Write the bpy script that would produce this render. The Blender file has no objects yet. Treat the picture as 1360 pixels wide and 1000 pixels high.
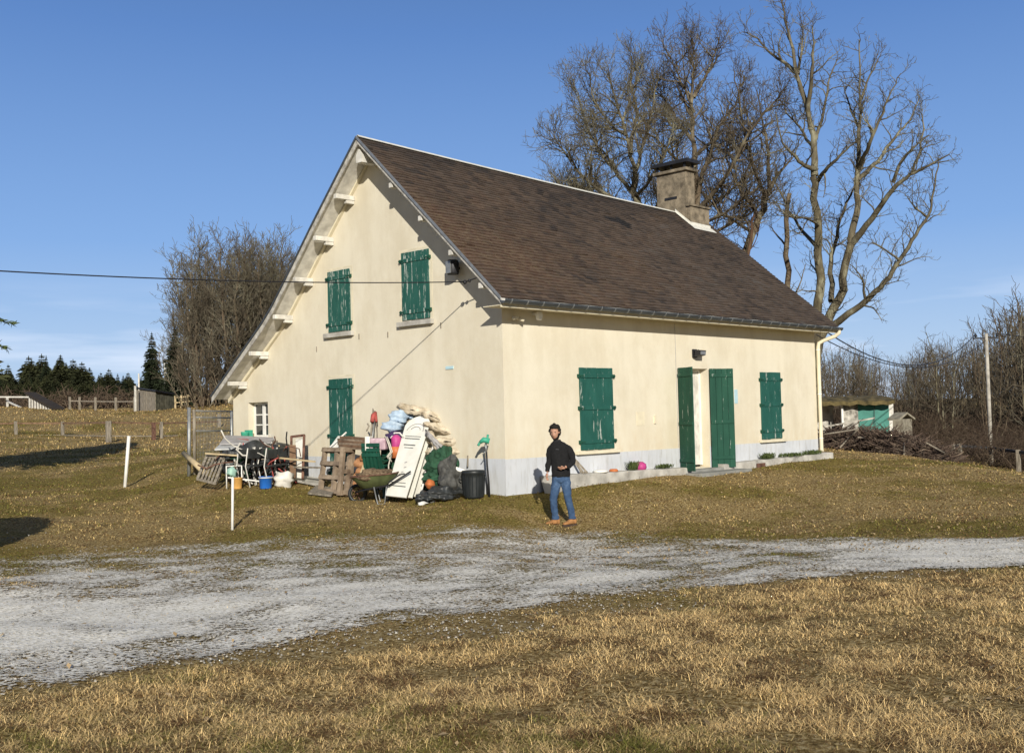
import bpy, math, random
import numpy as np
from mathutils import Vector, Matrix

# ------------------------------------------------------------------ camera / world / sun
scene = bpy.context.scene
COL = scene.collection
FPX, CX, CY = 1429.6, 680.0, 500.0          # focal length in photo pixels, photo centre
CAM = Vector((-14.637, -14.514, 1.522))
RIGHT = Vector((0.69873, -0.71495, -0.02471)).normalized()
FWD = Vector((0.7152, 0.6979, 0.03685)).normalized()
RIGHT = (RIGHT - FWD*RIGHT.dot(FWD)).normalized()
UP = RIGHT.cross(FWD).normalized()

cd = bpy.data.cameras.new('camera'); cam = bpy.data.objects.new('camera', cd); COL.objects.link(cam)
m = Matrix((RIGHT, UP, -FWD)).transposed().to_4x4(); m.translation = CAM
cam.matrix_world = m
cd.sensor_width = 36.0; cd.lens = FPX/1360.0*36.0
cd.clip_start = 0.1; cd.clip_end = 5000
scene.camera = cam

SUN_YAW, SUN_EL = 0.69, math.radians(20.7)
sdir = Vector((math.sin(SUN_YAW)*math.cos(SUN_EL), math.cos(SUN_YAW)*math.cos(SUN_EL), -math.sin(SUN_EL)))
sl = bpy.data.lights.new('sun', 'SUN'); sl.energy = 5.0; sl.angle = math.radians(0.5); sl.color = (1.0, 0.94, 0.83)
so = bpy.data.objects.new('sun', sl); COL.objects.link(so)
so.rotation_euler = sdir.to_track_quat('-Z', 'Y').to_euler(); so.location = (0, 0, 40)

world = bpy.data.worlds.new("World"); scene.world = world; world.use_nodes = True
wn = world.node_tree; wn.nodes.clear()
w_out = wn.nodes.new('ShaderNodeOutputWorld'); w_bg = wn.nodes.new('ShaderNodeBackground')
sky = wn.nodes.new('ShaderNodeTexSky'); sky.sky_type = 'NISHITA'; sky.sun_disc = False
sky.sun_elevation = SUN_EL
tosun = -sdir
sky.sun_rotation = math.atan2(tosun.x, tosun.y)
sky.air_density = 1.3; sky.dust_density = 0.35; sky.ozone_density = 4.0; sky.altitude = 300
w_bg.inputs['Strength'].default_value = 0.115
# thin wisps of cloud low in the sky, by direction
tc = wn.nodes.new('ShaderNodeTexCoord'); mp = wn.nodes.new('ShaderNodeMapping'); mp.inputs['Scale'].default_value = (2.2, 2.2, 20)
nz = wn.nodes.new('ShaderNodeTexNoise'); nz.inputs['Scale'].default_value = 2.1; nz.inputs['Detail'].default_value = 6
cr = wn.nodes.new('ShaderNodeValToRGB'); cr.color_ramp.elements[0].position = .46; cr.color_ramp.elements[1].position = .74
sx = wn.nodes.new('ShaderNodeSeparateXYZ'); mr = wn.nodes.new('ShaderNodeMapRange')
mr.inputs['From Min'].default_value = 0.02; mr.inputs['From Max'].default_value = 0.13; mr.inputs['To Min'].default_value = 0.95; mr.inputs['To Max'].default_value = 0.0
mu = wn.nodes.new('ShaderNodeMath'); mu.operation = 'MULTIPLY'
mx = wn.nodes.new('ShaderNodeMixRGB'); mx.inputs['Color2'].default_value = (8.2, 8.6, 9.6, 1)
L = wn.links.new
L(tc.outputs['Generated'], mp.inputs['Vector']); L(mp.outputs[0], nz.inputs['Vector']); L(nz.outputs['Fac'], cr.inputs[0])
L(tc.outputs['Generated'], sx.inputs[0]); L(sx.outputs['Z'], mr.inputs['Value'])
L(cr.outputs[0], mu.inputs[0]); L(mr.outputs[0], mu.inputs[1]); L(mu.outputs[0], mx.inputs['Fac'])
# keep the low sky a clear pale blue
gr = wn.nodes.new('ShaderNodeValToRGB'); ge = gr.color_ramp.elements
ge[0].position = 0.0; ge[0].color = (4.2, 5.4, 7.1, 1)
ge[1].position = 0.8; ge[1].color = (0.35, 0.65, 1.5, 1)
for p_, c_ in ((0.06, (3.3, 4.7, 7.0, 1)), (0.16, (1.85, 3.35, 6.4, 1)), (0.34, (0.88, 1.95, 4.7, 1)), (0.5, (0.5, 1.05, 2.5, 1))):
    e_ = ge.new(p_); e_.color = c_
L(sx.outputs['Z'], gr.inputs[0])
bl = wn.nodes.new('ShaderNodeMixRGB'); bl.inputs['Fac'].default_value = .90
L(sky.outputs[0], bl.inputs['Color1']); L(gr.outputs[0], bl.inputs['Color2'])
# whiter, brighter air around the sun (behind the camera)
vm = wn.nodes.new('ShaderNodeVectorMath'); vm.operation = 'DOT_PRODUCT'; vm.inputs[1].default_value = tuple(tosun)
L(tc.outputs['Generated'], vm.inputs[0])
sg_ = wn.nodes.new('ShaderNodeMapRange'); sg_.inputs['From Min'].default_value = 0.0; sg_.inputs['From Max'].default_value = 1.0
L(vm.outputs['Value'], sg_.inputs['Value'])
glow = wn.nodes.new('ShaderNodeMixRGB'); glow.inputs['Color2'].default_value = (1.6, 1.7, 1.9, 1)
pw_ = wn.nodes.new('ShaderNodeMath'); pw_.operation = 'POWER'; pw_.inputs[1].default_value = 1.6; L(sg_.outputs[0], pw_.inputs[0]); L(pw_.outputs[0], glow.inputs['Fac'])
L(bl.outputs[0], glow.inputs['Color1']); L(glow.outputs[0], mx.inputs['Color1']); L(mx.outputs[0], w_bg.inputs['Color']); L(w_bg.outputs[0], w_out.inputs[0])

scene.view_settings.view_transform = 'Standard'; scene.view_settings.look = 'None'
scene.view_settings.exposure = 0.10; scene.view_settings.gamma = 1.0
scene.render.engine = 'CYCLES'
random.seed(7); rng = np.random.default_rng(11)

# ------------------------------------------------------------------ geometry helpers
def ray(px, py): return FWD + RIGHT*((px-CX)/FPX) - UP*((py-CY)/FPX)
def at(px, py, D): return CAM + ray(px, py)*D
def onx(px, py, X): d = ray(px, py); return CAM + d*((X-CAM.x)/d.x)
def ony(px, py, Y): d = ray(px, py); return CAM + d*((Y-CAM.y)/d.y)
HF = Vector((math.sin(.7976), math.cos(.7976), 0)); HR = Vector((math.cos(.7976), -math.sin(.7976), 0))
def flat(px, D):                      # ground-plan point at depth D under photo column px
    p = Vector((CAM.x, CAM.y, 0)) + HF*D + HR*((px-CX)/FPX*D); return p.x, p.y

# terrain: thin-plate surface over (bearing, log depth)
_c = []
for px in (-400, 0, 340, 680, 1020, 1360, 1760):
    _c += [(px, 1, -.10), (px, 5, -.07), (px, 8, -.13)]
_c += [(-400,12,-.18),(0,12,-.20),(340,12,-.23),(680,12,-.26),(1020,12,-.27),(1360,12,-.26),(1760,12,-.26),
 (-400,15,-.16),(0,15,-.26),(340,15,-.31),(680,15,-.38),(1020,15,-.38),(1360,15,-.33),(1760,15,-.25),
 (-400,19,0),(0,18,-.16),(306,18,-.21),(520,18.3,-.27),(742,18.9,-.40),(1000,19,-.42),(1200,19,-.38),(1360,18,-.32),(1760,20,-.2),
 (450,22,-.06),(350,24,.17),(570,21,-.05),(672,20.5,0),(760,21.3,.03),(870,23.2,.11),(990,26.2,.11),(1093,29.0,.17),(640,24,.0),(560,26,.1),(900,27,.15),
 (300,27.5,.42),(163,27,.05),(0,25,.02),(-400,25,.3),(1150,31,.06),(1200,33.5,-.03),(1290,29,-.10),(1360,24,-.08),(1360,27,-.25),(1760,28,-.6),
 (1360,34,-1.05),(1250,38,-.60),(1180,40,-.30),(1120,40,-.1),(1360,45,-1.5),(1312,60,-1.50),(1150,60,-.2),(1240,60,-.7),(1420,60,-2.0),
 (1100,85,.2),(1240,85,-.6),(1400,85,-1.6),(1760,85,-3),(1100,130,1.5),(1300,130,0.5),(1760,130,0),
 (600,60,.8),(860,60,.4),(600,110,2.5),(860,110,1.5),
 (0,40,.55),(0,58,1.3),(0,75,2.4),(0,90,3.35),(0,115,3.5),(-400,58,1.6),(-400,90,3.6),
 (180,40,.42),(200,55,.88),(190,72,2.0),(200,86,2.72),(200,110,3.0),(340,35,.7),(340,60,1.6),(340,88,3.45),(340,120,4.0)]
for px in (-400, 0, 340): _c += [(px, 240, 6.2), (px, 500, 7), (px, 1600, 9)]
for px in (680, 1020, 1360, 1760): _c += [(px, 240, 3), (px, 500, 4), (px, 1600, 6)]
_c = np.array(_c, float)
def _uv(px, D): return np.stack([np.arctan((px-CX)/FPX)*1.9, np.log(D+3.0)], -1)
_P = _uv(_c[:,0], _c[:,1]); _n = len(_P)
def _k(r): return np.where(r > 1e-9, r*r*np.log(np.maximum(r, 1e-9)), 0)
_A = np.zeros((_n+3, _n+3)); _A[:_n,:_n] = _k(np.linalg.norm(_P[:,None]-_P[None], axis=-1)) + np.eye(_n)*2e-4
_A[:_n,_n] = 1; _A[:_n,_n+1:] = _P; _A[_n:,:_n] = _A[:_n,_n:].T
_w = np.linalg.solve(_A, np.r_[_c[:,2], 0, 0, 0])
def lattice(seed):
    return np.random.default_rng(seed).random((256, 256))
_LT = [lattice(s) for s in range(5)]
def vnoise(x, y, s=0):
    L_ = _LT[s % 5]; xi = np.floor(x).astype(int); yi = np.floor(y).astype(int); fx = x-xi; fy = y-yi
    fx = fx*fx*(3-2*fx); fy = fy*fy*(3-2*fy)
    g = lambda a, b: L_[a & 255, b & 255]
    return (g(xi,yi)*(1-fx)+g(xi+1,yi)*fx)*(1-fy)+(g(xi,yi+1)*(1-fx)+g(xi+1,yi+1)*fx)*fy
def fbm(x, y, s=0, o=4):
    v = 0; a = .5; t = 0
    for i in range(o): v = v + a*vnoise(x*2**i+17*i, y*2**i+5*i, s+i); t += a; a *= .5
    return v/t
def zarr(x, y, bumps=True):
    x = np.asarray(x, float); y = np.asarray(y, float)
    dx = x-CAM.x; dy = y-CAM.y
    rad = np.hypot(dx, dy); th = np.arctan2(dx*HR.x+dy*HR.y, dx*HF.x+dy*HF.y)
    thc = np.clip(th, -.65, .65); D = rad*np.cos(thc)
    uv = np.stack([thc*1.9, np.log(np.clip(D, .8, 1600)+3.0)], -1)
    sh = uv.shape[:-1]; uv = uv.reshape(-1, 2); out = np.empty(len(uv))
    for i in range(0, len(uv), 20000):
        q = uv[i:i+20000]; out[i:i+20000] = _k(np.linalg.norm(q[:,None]-_P[None], axis=-1))@_w[:_n]+_w[_n]+q@_w[_n+1:]
    z = out.reshape(sh)
    if bumps:
        near = np.clip(1-rad/120, 0, 1)
        z = z + ((fbm(x*.9, y*.9, 1, 3)-.5)*.07 + (fbm(x*4, y*4, 2, 2)-.5)*.028)*near
    return z
def G(x, y): return float(zarr(np.array([x]), np.array([y]))[0])
def gp(px, D):
    x, y = flat(px, D); return Vector((x, y, G(x, y)))

class MB:
    """collects shapes and links them as one mesh object"""
    def __init__(s): s.v = []; s.f = []; s.sm = []
    def add(s, vs, fs, smooth=False):
        b = len(s.v); s.v += [tuple(p) for p in vs]; s.f += [tuple(b+i for i in f) for f in fs]; s.sm += [smooth]*len(fs)
    def box(s, lo, hi):
        x0,y0,z0 = lo; x1,y1,z1 = hi
        s.add([(x0,y0,z0),(x1,y0,z0),(x1,y1,z0),(x0,y1,z0),(x0,y0,z1),(x1,y0,z1),(x1,y1,z1),(x0,y1,z1)],
              [(0,3,2,1),(4,5,6,7),(0,1,5,4),(1,2,6,5),(2,3,7,6),(3,0,4,7)])
    def fbox(s, o, ax, ay, az, lo, hi):      # box in the frame (o; ax, ay, az)
        o = Vector(o); vs = []
        for c in [(0,0,0),(1,0,0),(1,1,0),(0,1,0),(0,0,1),(1,0,1),(1,1,1),(0,1,1)]:
            q = [hi[i] if c[i] else lo[i] for i in range(3)]
            vs.append(o + Vector(ax)*q[0] + Vector(ay)*q[1] + Vector(az)*q[2])
        s.add(vs, [(0,3,2,1),(4,5,6,7),(0,1,5,4),(1,2,6,5),(2,3,7,6),(3,0,4,7)])
    def bar(s, a, b, w, h=None, up=(0,0,1)):  # square bar between two points
        a = Vector(a); b = Vector(b); h = h or w; d = (b-a); L_ = d.length
        if L_ < 1e-6: return
        d /= L_; u = Vector(up)
        if abs(d.dot(u)) > .98: u = Vector((1,0,0))
        r = d.cross(u).normalized(); u = r.cross(d)
        s.fbox(a, r, d, u, (-w/2, 0, -h/2), (w/2, L_, h/2))
    def tube(s, pts, rad, n=8, cap=True):
        pts = [Vector(p) for p in pts]; k = len(pts)
        rad = [rad]*k if not hasattr(rad, '__len__') else rad
        ref = None; vs = []
        for i in range(k):
            d = (pts[min(i+1,k-1)]-pts[max(i-1,0)])
            d = d.normalized() if d.length > 1e-9 else Vector((0,0,1))
            if ref is None: ref = Vector((0,0,1)) if abs(d.z) < .9 else Vector((1,0,0))
            a = d.cross(ref).normalized(); b = a.cross(d); ref = b
            for j in range(n):
                t = 2*math.pi*j/n; vs.append(pts[i]+(a*math.cos(t)+b*math.sin(t))*rad[i])
        fs = [(i*n+j, i*n+(j+1)%n, (i+1)*n+(j+1)%n, (i+1)*n+j) for i in range(k-1) for j in range(n)]
        if cap: fs += [tuple(range(n-1,-1,-1)), tuple((k-1)*n+j for j in range(n))]
        s.add(vs, fs, True)
    def lathe(s, prof, n=20, o=(0,0,0), sx=1, sy=1):
        o = Vector(o); vs = []
        for r, z in prof:
            for j in range(n):
                t = 2*math.pi*j/n; vs.append(o+Vector((r*math.cos(t)*sx, r*math.sin(t)*sy, z)))
        k = len(prof)
        fs = [(i*n+j, i*n+(j+1)%n, (i+1)*n+(j+1)%n, (i+1)*n+j) for i in range(k-1) for j in range(n)]
        fs += [tuple(range(n-1,-1,-1)), tuple((k-1)*n+j for j in range(n))]
        s.add(vs, fs, True)
    def prism(s, poly, o, ax, ay, an, t0, t1):   # polygon (a,b) in frame, extruded along an
        o = Vector(o); ax = Vector(ax); ay = Vector(ay); an = Vector(an); n = len(poly)
        vs = [o+ax*a+ay*b+an*t0 for a,b in poly]+[o+ax*a+ay*b+an*t1 for a,b in poly]
        s.add(vs, [tuple(range(n-1,-1,-1)), tuple(range(n,2*n))]+[(i,(i+1)%n,n+(i+1)%n,n+i) for i in range(n)])
    def blob(s, c, r, n=14, k=9, amp=.18, seed=0, freq=3.0, ex=1.0):   # lumpy ellipsoid
        R_ = random.Random(seed); ph = [R_.uniform(0, 6.28) for _ in range(9)]; c = Vector(c); vs = []
        for i in range(k+1):
            a = math.pi*i/k
            for j in range(n):
                t = 2*math.pi*j/n
                d = Vector((math.sin(a)*math.cos(t), math.sin(a)*math.sin(t), math.cos(a)))
                w = 1+amp*(math.sin(freq*d.x+ph[0])*math.sin(freq*d.y+ph[1])+.6*math.sin(2.1*freq*d.z+ph[2]+2*d.x)+.4*math.sin(3.3*freq*d.y+ph[3])*math.sin(3*freq*d.x+ph[4]))
                e = [math.copysign(abs(q)**ex, q) for q in d]
                vs.append(c+Vector((e[0]*r[0], e[1]*r[1], e[2]*r[2]))*w)
        s.add(vs, [(i*n+j,(i+1)*n+j,(i+1)*n+(j+1)%n,i*n+(j+1)%n) for i in range(k) for j in range(n)], True)
    def build(s, name, mat, parent=None, bevel=0, sub=0, uv=None):
        me = bpy.data.meshes.new(name); me.from_pydata(s.v, [], s.f)
        me.polygons.foreach_set('use_smooth', s.sm); me.update()
        o = bpy.data.objects.new(name, me); COL.objects.link(o)
        if mat: me.materials.append(mat)
        if parent:
            o.parent = parent
            o.matrix_parent_inverse = parent.matrix_basis.inverted()
        if bevel:
            b = o.modifiers.new('bevel', 'BEVEL'); b.width = bevel; b.segments = 2; b.limit_method = 'ANGLE'
        if sub:
            b = o.modifiers.new('sub', 'SUBSURF'); b.levels = sub; b.render_levels = sub
        return o

def tag(o, label=None, cat=None, group=None, kind=None):
    if label: o['label'] = label
    if cat: o['category'] = cat
    if group: o['group'] = group
    if kind: o['kind'] = kind
    return o
def empty(name, loc, label, cat, group=None, rz=0):
    o = bpy.data.objects.new(name, None); COL.objects.link(o); o.location = loc; o.rotation_euler.z = rz
    o.empty_display_size = .2
    return tag(o, label, cat, group)
def kids(o): return [c for c in bpy.data.objects if c.parent == o]
def copy_tree(o, parent=None):
    c = o.copy(); COL.objects.link(c)
    if parent: c.parent = parent
    for ch in kids(o): copy_tree(ch, c)
    return c
def np_mesh(name, V, F4=None, F3=None, mat=None, attrs=None, smooth=False, parent=None):
    me = bpy.data.meshes.new(name)
    n4 = 0 if F4 is None else len(F4); n3 = 0 if F3 is None else len(F3)
    me.vertices.add(len(V)); me.vertices.foreach_set('co', np.asarray(V, np.float32).ravel())
    me.loops.add(n4*4+n3*3); me.polygons.add(n4+n3)
    li = np.concatenate([a.ravel() for a in (F4, F3) if a is not None]).astype(np.int32)
    me.loops.foreach_set('vertex_index', li)
    ls = np.concatenate([np.arange(n4)*4, n4*4+np.arange(n3)*3]).astype(np.int32)
    me.polygons.foreach_set('loop_start', ls)
    if smooth: me.polygons.foreach_set('use_smooth', np.ones(n4+n3, bool))
    for k, a in (attrs or {}).items():
        if a.ndim == 1:
            t = me.attributes.new(k, 'FLOAT', 'POINT'); t.data.foreach_set('value', a.astype(np.float32))
        else:
            t = me.attributes.new(k, 'FLOAT_COLOR', 'POINT'); t.data.foreach_set('color', np.c_[a, np.ones(len(a))].astype(np.float32).ravel())
    me.update(calc_edges=True); me.validate()
    o = bpy.data.objects.new(name, me); COL.objects.link(o)
    if mat: me.materials.append(mat)
    if parent: o.parent = parent; o.matrix_parent_inverse = parent.matrix_basis.inverted()
    return o

# ------------------------------------------------------------------ materials
class NT:
    def __init__(s, name):
        s.m = bpy.data.materials.new(name); s.m.use_nodes = True; s.t = s.m.node_tree
        s.b = s.t.nodes['Principled BSDF']; s.l = s.t.links.new
    def n(s, k, **kw):
        x = s.t.nodes.new('ShaderNode'+k)
        for a, v in kw.items(): setattr(x, a, v)
        return x
    def coord(s, scale=(1,1,1), kind='Object'):
        c = s.n('TexCoord'); mp_ = s.n('Mapping'); mp_.inputs['Scale'].default_value = scale
        s.l(c.outputs[kind], mp_.inputs['Vector']); return mp_.outputs[0]
    def noise(s, vec, scale=5, detail=4, rough=.55):
        x = s.n('TexNoise'); x.inputs['Scale'].default_value = scale; x.inputs['Detail'].default_value = detail
        x.inputs['Roughness'].default_value = rough; s.l(vec, x.inputs['Vector']); return x.outputs['Fac']
    def ramp(s, fac, stops):
        x = s.n('ValToRGB'); e = x.color_ramp.elements
        while len(e) < len(stops): e.new(.5)
        for i, (p, c) in enumerate(stops):
            e[i].position = p; e[i].color = (*c, 1) if hasattr(c, '__len__') else (c, c, c, 1)
        s.l(fac, x.inputs[0]); return x.outputs[0]
    def mix(s, fac, a, b, mode='MIX'):
        x = s.n('MixRGB', blend_type=mode)
        for i, v in (('Fac', fac), ('Color1', a), ('Color2', b)):
            if hasattr(v, 'is_linked'): s.l(v, x.inputs[i])
            elif i == 'Fac': x.inputs[i].default_value = v
            else: x.inputs[i].default_value = (*v, 1)
        return x.outputs[0]
    def bump(s, h, strength=.3, dist=.02):
        x = s.n('Bump'); x.inputs['Strength'].default_value = strength; x.inputs['Distance'].default_value = dist
        s.l(h, x.inputs['Height']); s.l(x.outputs[0], s.b.inputs['Normal'])
    def col(s, c):
        if hasattr(c, 'is_linked'): s.l(c, s.b.inputs['Base Color'])
        else: s.b.inputs['Base Color'].default_value = (*c, 1)
    def attr(s, name, out='Fac'):
        x = s.n('Attribute'); x.attribute_name = name; return x.outputs[out]

def basic(name, c, rough=.8, var=.25, scale=6, metal=0, bump=.15, c2=None, spec=.3, stretch=(1,1,1)):
    t = NT(name); v = t.coord(stretch); n = t.noise(v, scale, 5)
    lo = tuple(q*(1-var) for q in c); hi = c2 if c2 else tuple(min(1, q*(1+var)) for q in c)
    t.col(t.ramp(n, [(.3, lo), (.7, hi)])); t.b.inputs['Roughness'].default_value = rough
    t.b.inputs['Metallic'].default_value = metal; t.b.inputs['Specular IOR Level'].default_value = spec
    if bump: t.bump(t.noise(v, scale*5, 3), bump, .01)
    return t.m

M = {}
M['white'] = basic('white_paint', (.72,.71,.67), .6, .12, 4)
M['hut_stone'] = basic('hut_stone', (.19,.165,.12), .95, .3, 3, c2=(.34,.31,.24), bump=.5)
M['dark_wood'] = basic('dark_wood', (.035,.028,.022), .9, .3, 4)
M['shade_wood'] = basic('shaded_boards', (.06,.062,.045), .9, .3, 3, c2=(.14,.135,.10))  # darker copy of the grey boards; side wall's shade mixed into the colour
M['weathered_pole'] = basic('weathered_pole', (.30,.28,.24), .9, .2, 3, c2=(.50,.47,.41))
M['dirty_white'] = basic('weathered_white', (.55,.53,.48), .8, .22, 5, c2=(.72,.70,.64))
M['barge'] = basic('grey_white_barge', (.33,.31,.28), .85, .25, 3, c2=(.56,.54,.49), stretch=(1,3,3))
M['cream_trim'] = basic('cream_trim', (.66,.60,.45), .7, .12, 4)
M['concrete'] = basic('concrete', (.36,.34,.30), .95, .3, 3, c2=(.55,.53,.48), bump=.4)
M['chimney'] = basic('chimney_render', (.085,.07,.05), .95, .2, 4.5, c2=(.31,.255,.18), bump=.6)
M['stone_slab'] = basic('stone_slab', (.24,.24,.22), .9, .2, 4, bump=.3)
M['zinc'] = basic('zinc', (.09,.10,.11), .45, .2, 3, metal=.5)
M['lead'] = basic('light_flashing', (.62,.61,.55), .6, .15, 8)
M['dark_metal'] = basic('dark_metal', (.025,.025,.028), .5, .3, 6, metal=.3)
M['galv'] = basic('galvanised', (.30,.31,.31), .5, .2, 9, metal=.6)
M['rust'] = basic('rusty_steel', (.10,.05,.035), .85, .4, 10, c2=(.19,.10,.07))
M['grey_wood'] = basic('grey_wood', (.17,.145,.11), .9, .3, 3, c2=(.34,.30,.24), stretch=(6,6,1), bump=.4)
M['pallet_wood'] = basic('pallet_wood', (.16,.115,.08), .9, .3, 4, c2=(.36,.28,.20), bump=.4)
M['brown_wood'] = basic('brown_board', (.13,.075,.045), .85, .3, 5, c2=(.24,.15,.09))
M['pale_wood'] = basic('pale_timber', (.50,.40,.24), .85, .2, 4)
M['black_plastic'] = basic('black_plastic', (.018,.021,.022), .45, .3, 5, spec=.4)
M['dark_sheet'] = basic('dark_plastic_sheet', (.03,.033,.034), .45, .4, 7, bump=.5, spec=.5)
M['grey_sack'] = basic('grey_sack', (.07,.07,.065), .7, .35, 12, bump=.8)
M['green_plastic'] = basic('green_plastic', (.012,.07,.045), .4, .25, 5)
M['green_cloth'] = basic('green_cloth', (.02,.065,.035), .8, .45, 7, bump=.6)
M['moss_green'] = basic('faded_green_metal', (.075,.09,.035), .8, .3, 7)
M['teal'] = basic('teal_plastic', (.05,.32,.21), .5, .2, 8)
M['blue_plastic'] = basic('blue_plastic', (.02,.13,.48), .4, .15, 6)
M['lightblue'] = basic('light_blue_foam', (.28,.40,.56), .8, .25, 9, c2=(.48,.58,.68), bump=.4)
M['orange'] = basic('orange_plastic', (.48,.15,.05), .5, .2, 6)
M['orange_wood'] = basic('orange_stacked_wood', (.36,.18,.085), .85, .35, 10)
M['amber'] = basic('amber_plastic', (.60,.34,.10), .5, .2, 6)
M['red'] = basic('faded_red', (.33,.07,.06), .7, .3, 8)
M['pink'] = basic('pink_plastic', (.42,.27,.33), .7, .2, 9, c2=(.60,.46,.50))
M['magenta'] = basic('magenta_plastic', (.42,.05,.20), .5, .25, 8)
M['purple'] = basic('purple_cloth', (.05,.03,.09), .8, .3, 8)
M['canvas'] = basic('cream_canvas', (.42,.35,.25), .9, .22, 7, c2=(.66,.58,.45), bump=.5)
M['grey_canvas'] = basic('grey_canvas', (.33,.32,.32), .9, .2, 6, bump=.4)
M['board'] = basic('white_board', (.68,.67,.60), .45, .08, 3, c2=(.78,.77,.71))
M['board_edge'] = basic('board_trim', (.10,.11,.11), .6, .2, 6)
M['soil'] = basic('soil', (.09,.055,.035), 1, .5, 22, c2=(.26,.19,.12), bump=1)
M['glass'] = basic('dark_glass', (.03,.035,.04), .08, .2, 2, bump=0, spec=.7)
M['rope'] = basic('pale_rope', (.55,.52,.44), .9, .2, 20)
M['tarp_white'] = basic('pale_sheet_metal', (.50,.51,.50), .5, .2, 5)
M['pale_blue'] = basic('pale_blue_sign', (.42,.60,.66), .6, .1, 5)

def bark(name, a, b, c=None, scale=2.2):
    t = NT(name); v = t.coord((1,1,.35), 'Object'); n = t.noise(v, scale, 6, .65)
    st = [(.32, a), (.52, b)] + ([(.66, c)] if c else [])
    t.col(t.ramp(n, st)); t.b.inputs['Roughness'].default_value = .95; t.b.inputs['Specular IOR Level'].default_value = .15
    t.bump(t.noise(v, 14, 4), .5, .03); return t.m
M['bark_oak'] = bark('lichen_bark', (.050,.041,.028), (.115,.098,.062), (.25,.24,.165), 4)
M['twig_oak'] = bark('lichen_twigs', (.062,.051,.036), (.135,.117,.078), (.28,.27,.19), 2.2)
M['bark_brown'] = bark('brown_bark', (.055,.040,.028), (.12,.09,.06), (.21,.185,.13))
M['twig_brown'] = bark('brown_twigs', (.060,.047,.034), (.118,.094,.064), (.235,.21,.145), 2.2)
M['twig_grey'] = bark('grey_twigs', (.060,.049,.036), (.114,.096,.068), (.22,.205,.15), .9)
M['bramble'] = bark('bramble_brown', (.030,.018,.012), (.075,.042,.028), (.13,.085,.05), 1.3)
M['needles'] = basic('spruce_needles', (.010,.017,.008), .9, .4, .8, c2=(.030,.042,.016), bump=0)
M['needles2'] = basic('pine_needles', (.022,.030,.011), .9, .4, .3, c2=(.065,.070,.026), bump=0)
M['leaf_green'] = basic('leaf_green', (.035,.06,.015), .8, .4, 5, c2=(.10,.13,.04), bump=0)

def attr_mat(name, attr='tint', rough=.9, transl=0):
    t = NT(name); t.col(t.attr(attr, 'Color')); t.b.inputs['Roughness'].default_value = rough
    t.b.inputs['Specular IOR Level'].default_value = .2
    return t.m
M['blade'] = attr_mat('grass_blade')
M['pebble'] = attr_mat('pebble')
M['litter'] = attr_mat('dry_leaf')

# wall render: cream lime render, mottled, with rain streaks and patches
t = NT('cream_render'); v = t.coord(); v2 = t.coord((1.3,1.3,.12)); v3 = t.coord((.45,.45,.45))
base = t.ramp(t.noise(v3, 1.6, 5, .6), [(.25, (.645,.595,.475)), (.55, (.695,.645,.52)), (.8, (.66,.605,.485))])
streak = t.ramp(t.noise(v2, 2.0, 5, .65), [(.34, (.80,.775,.73)), (.55, (1,1,1))])
c1 = t.mix(.22, base, streak, 'MULTIPLY')
speck = t.ramp(t.noise(v, 9, 6, .75), [(.26, (.72,.68,.62)), (.36, (1,1,1))])
c1 = t.mix(.6, c1, speck, 'MULTIPLY')
mott = t.ramp(t.noise(t.coord((.8,.8,.5)), 1.1, 7, .75), [(.40, (.86,.83,.78)), (.56, (1,1,1))])
c1 = t.mix(.55, c1, mott, 'MULTIPLY')
sz = t.n('SeparateXYZ'); co = t.n('TexCoord'); t.l(co.outputs['Object'], sz.inputs[0])
low = t.n('MapRange'); low.inputs['From Min'].default_value = .65; low.inputs['From Max'].default_value = 1.7; low.inputs['To Min'].default_value = .8; low.inputs['To Max'].default_value = 0
t.l(sz.outputs['Z'], low.inputs['Value']); grime = t.n('Math', operation='MULTIPLY'); t.l(low.outputs[0], grime.inputs[0])
t.l(t.ramp(t.noise(t.coord((1.4,1.4,.5)), 2.4, 5, .7), [(.42, 0.), (.68, 1.)]), grime.inputs[1])
c1 = t.mix(grime.outputs[0], c1, (.60,.51,.36))
t.col(c1); t.b.inputs['Roughness'].default_value = .95; t.b.inputs['Specular IOR Level'].default_value = .15
t.bump(t.noise(v, 40, 4, .7), .35, .008); M['render'] = t.m

t = NT('pale_plinth_paint'); v = t.coord(); v2 = t.coord((3,3,.5))
t.col(t.mix(.7, t.ramp(t.noise(v, 1.2, 5), [(.3, (.49,.51,.54)), (.7, (.59,.61,.64))]), t.ramp(t.noise(v2, 3, 5, .7), [(.3, (.70,.67,.60)), (.5, (1,1,1))]), 'MULTIPLY'))
t.b.inputs['Roughness'].default_value = .9; t.bump(t.noise(v, 40, 4), .3, .008); M['plinth'] = t.m

def shutter_mat(name, green, thr, g2):
    t = NT(name); v = t.coord((10,10,.95)); vf = t.coord((22,22,3.0))
    n = t.noise(v, 1.5, 6, .7); n2 = t.noise(vf, 2.0, 5, .8)
    ad = t.n('Math', operation='MULTIPLY_ADD'); t.l(n2, ad.inputs[0]); ad.inputs[1].default_value = .45; t.l(n, ad.inputs[2])
    fac = t.ramp(ad.outputs[0], [(thr, 0.), (thr+.02, 1.)])
    gcol = t.ramp(t.noise(t.coord((1.5,1.5,.6)), 3, 4), [(.3, green), (.7, g2)])
    t.col(t.mix(fac, gcol, (.40,.44,.40))); t.b.inputs['Roughness'].default_value = .7
    t.b.inputs['Specular IOR Level'].default_value = .25; t.bump(ad.outputs[0], .3, .01); return t.m
M['shutter_worn'] = shutter_mat('worn_green_paint', (.013,.075,.060), .80, (.026,.110,.088))
M['shutter'] = shutter_mat('green_paint', (.011,.072,.056), .845, (.020,.102,.082))
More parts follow.
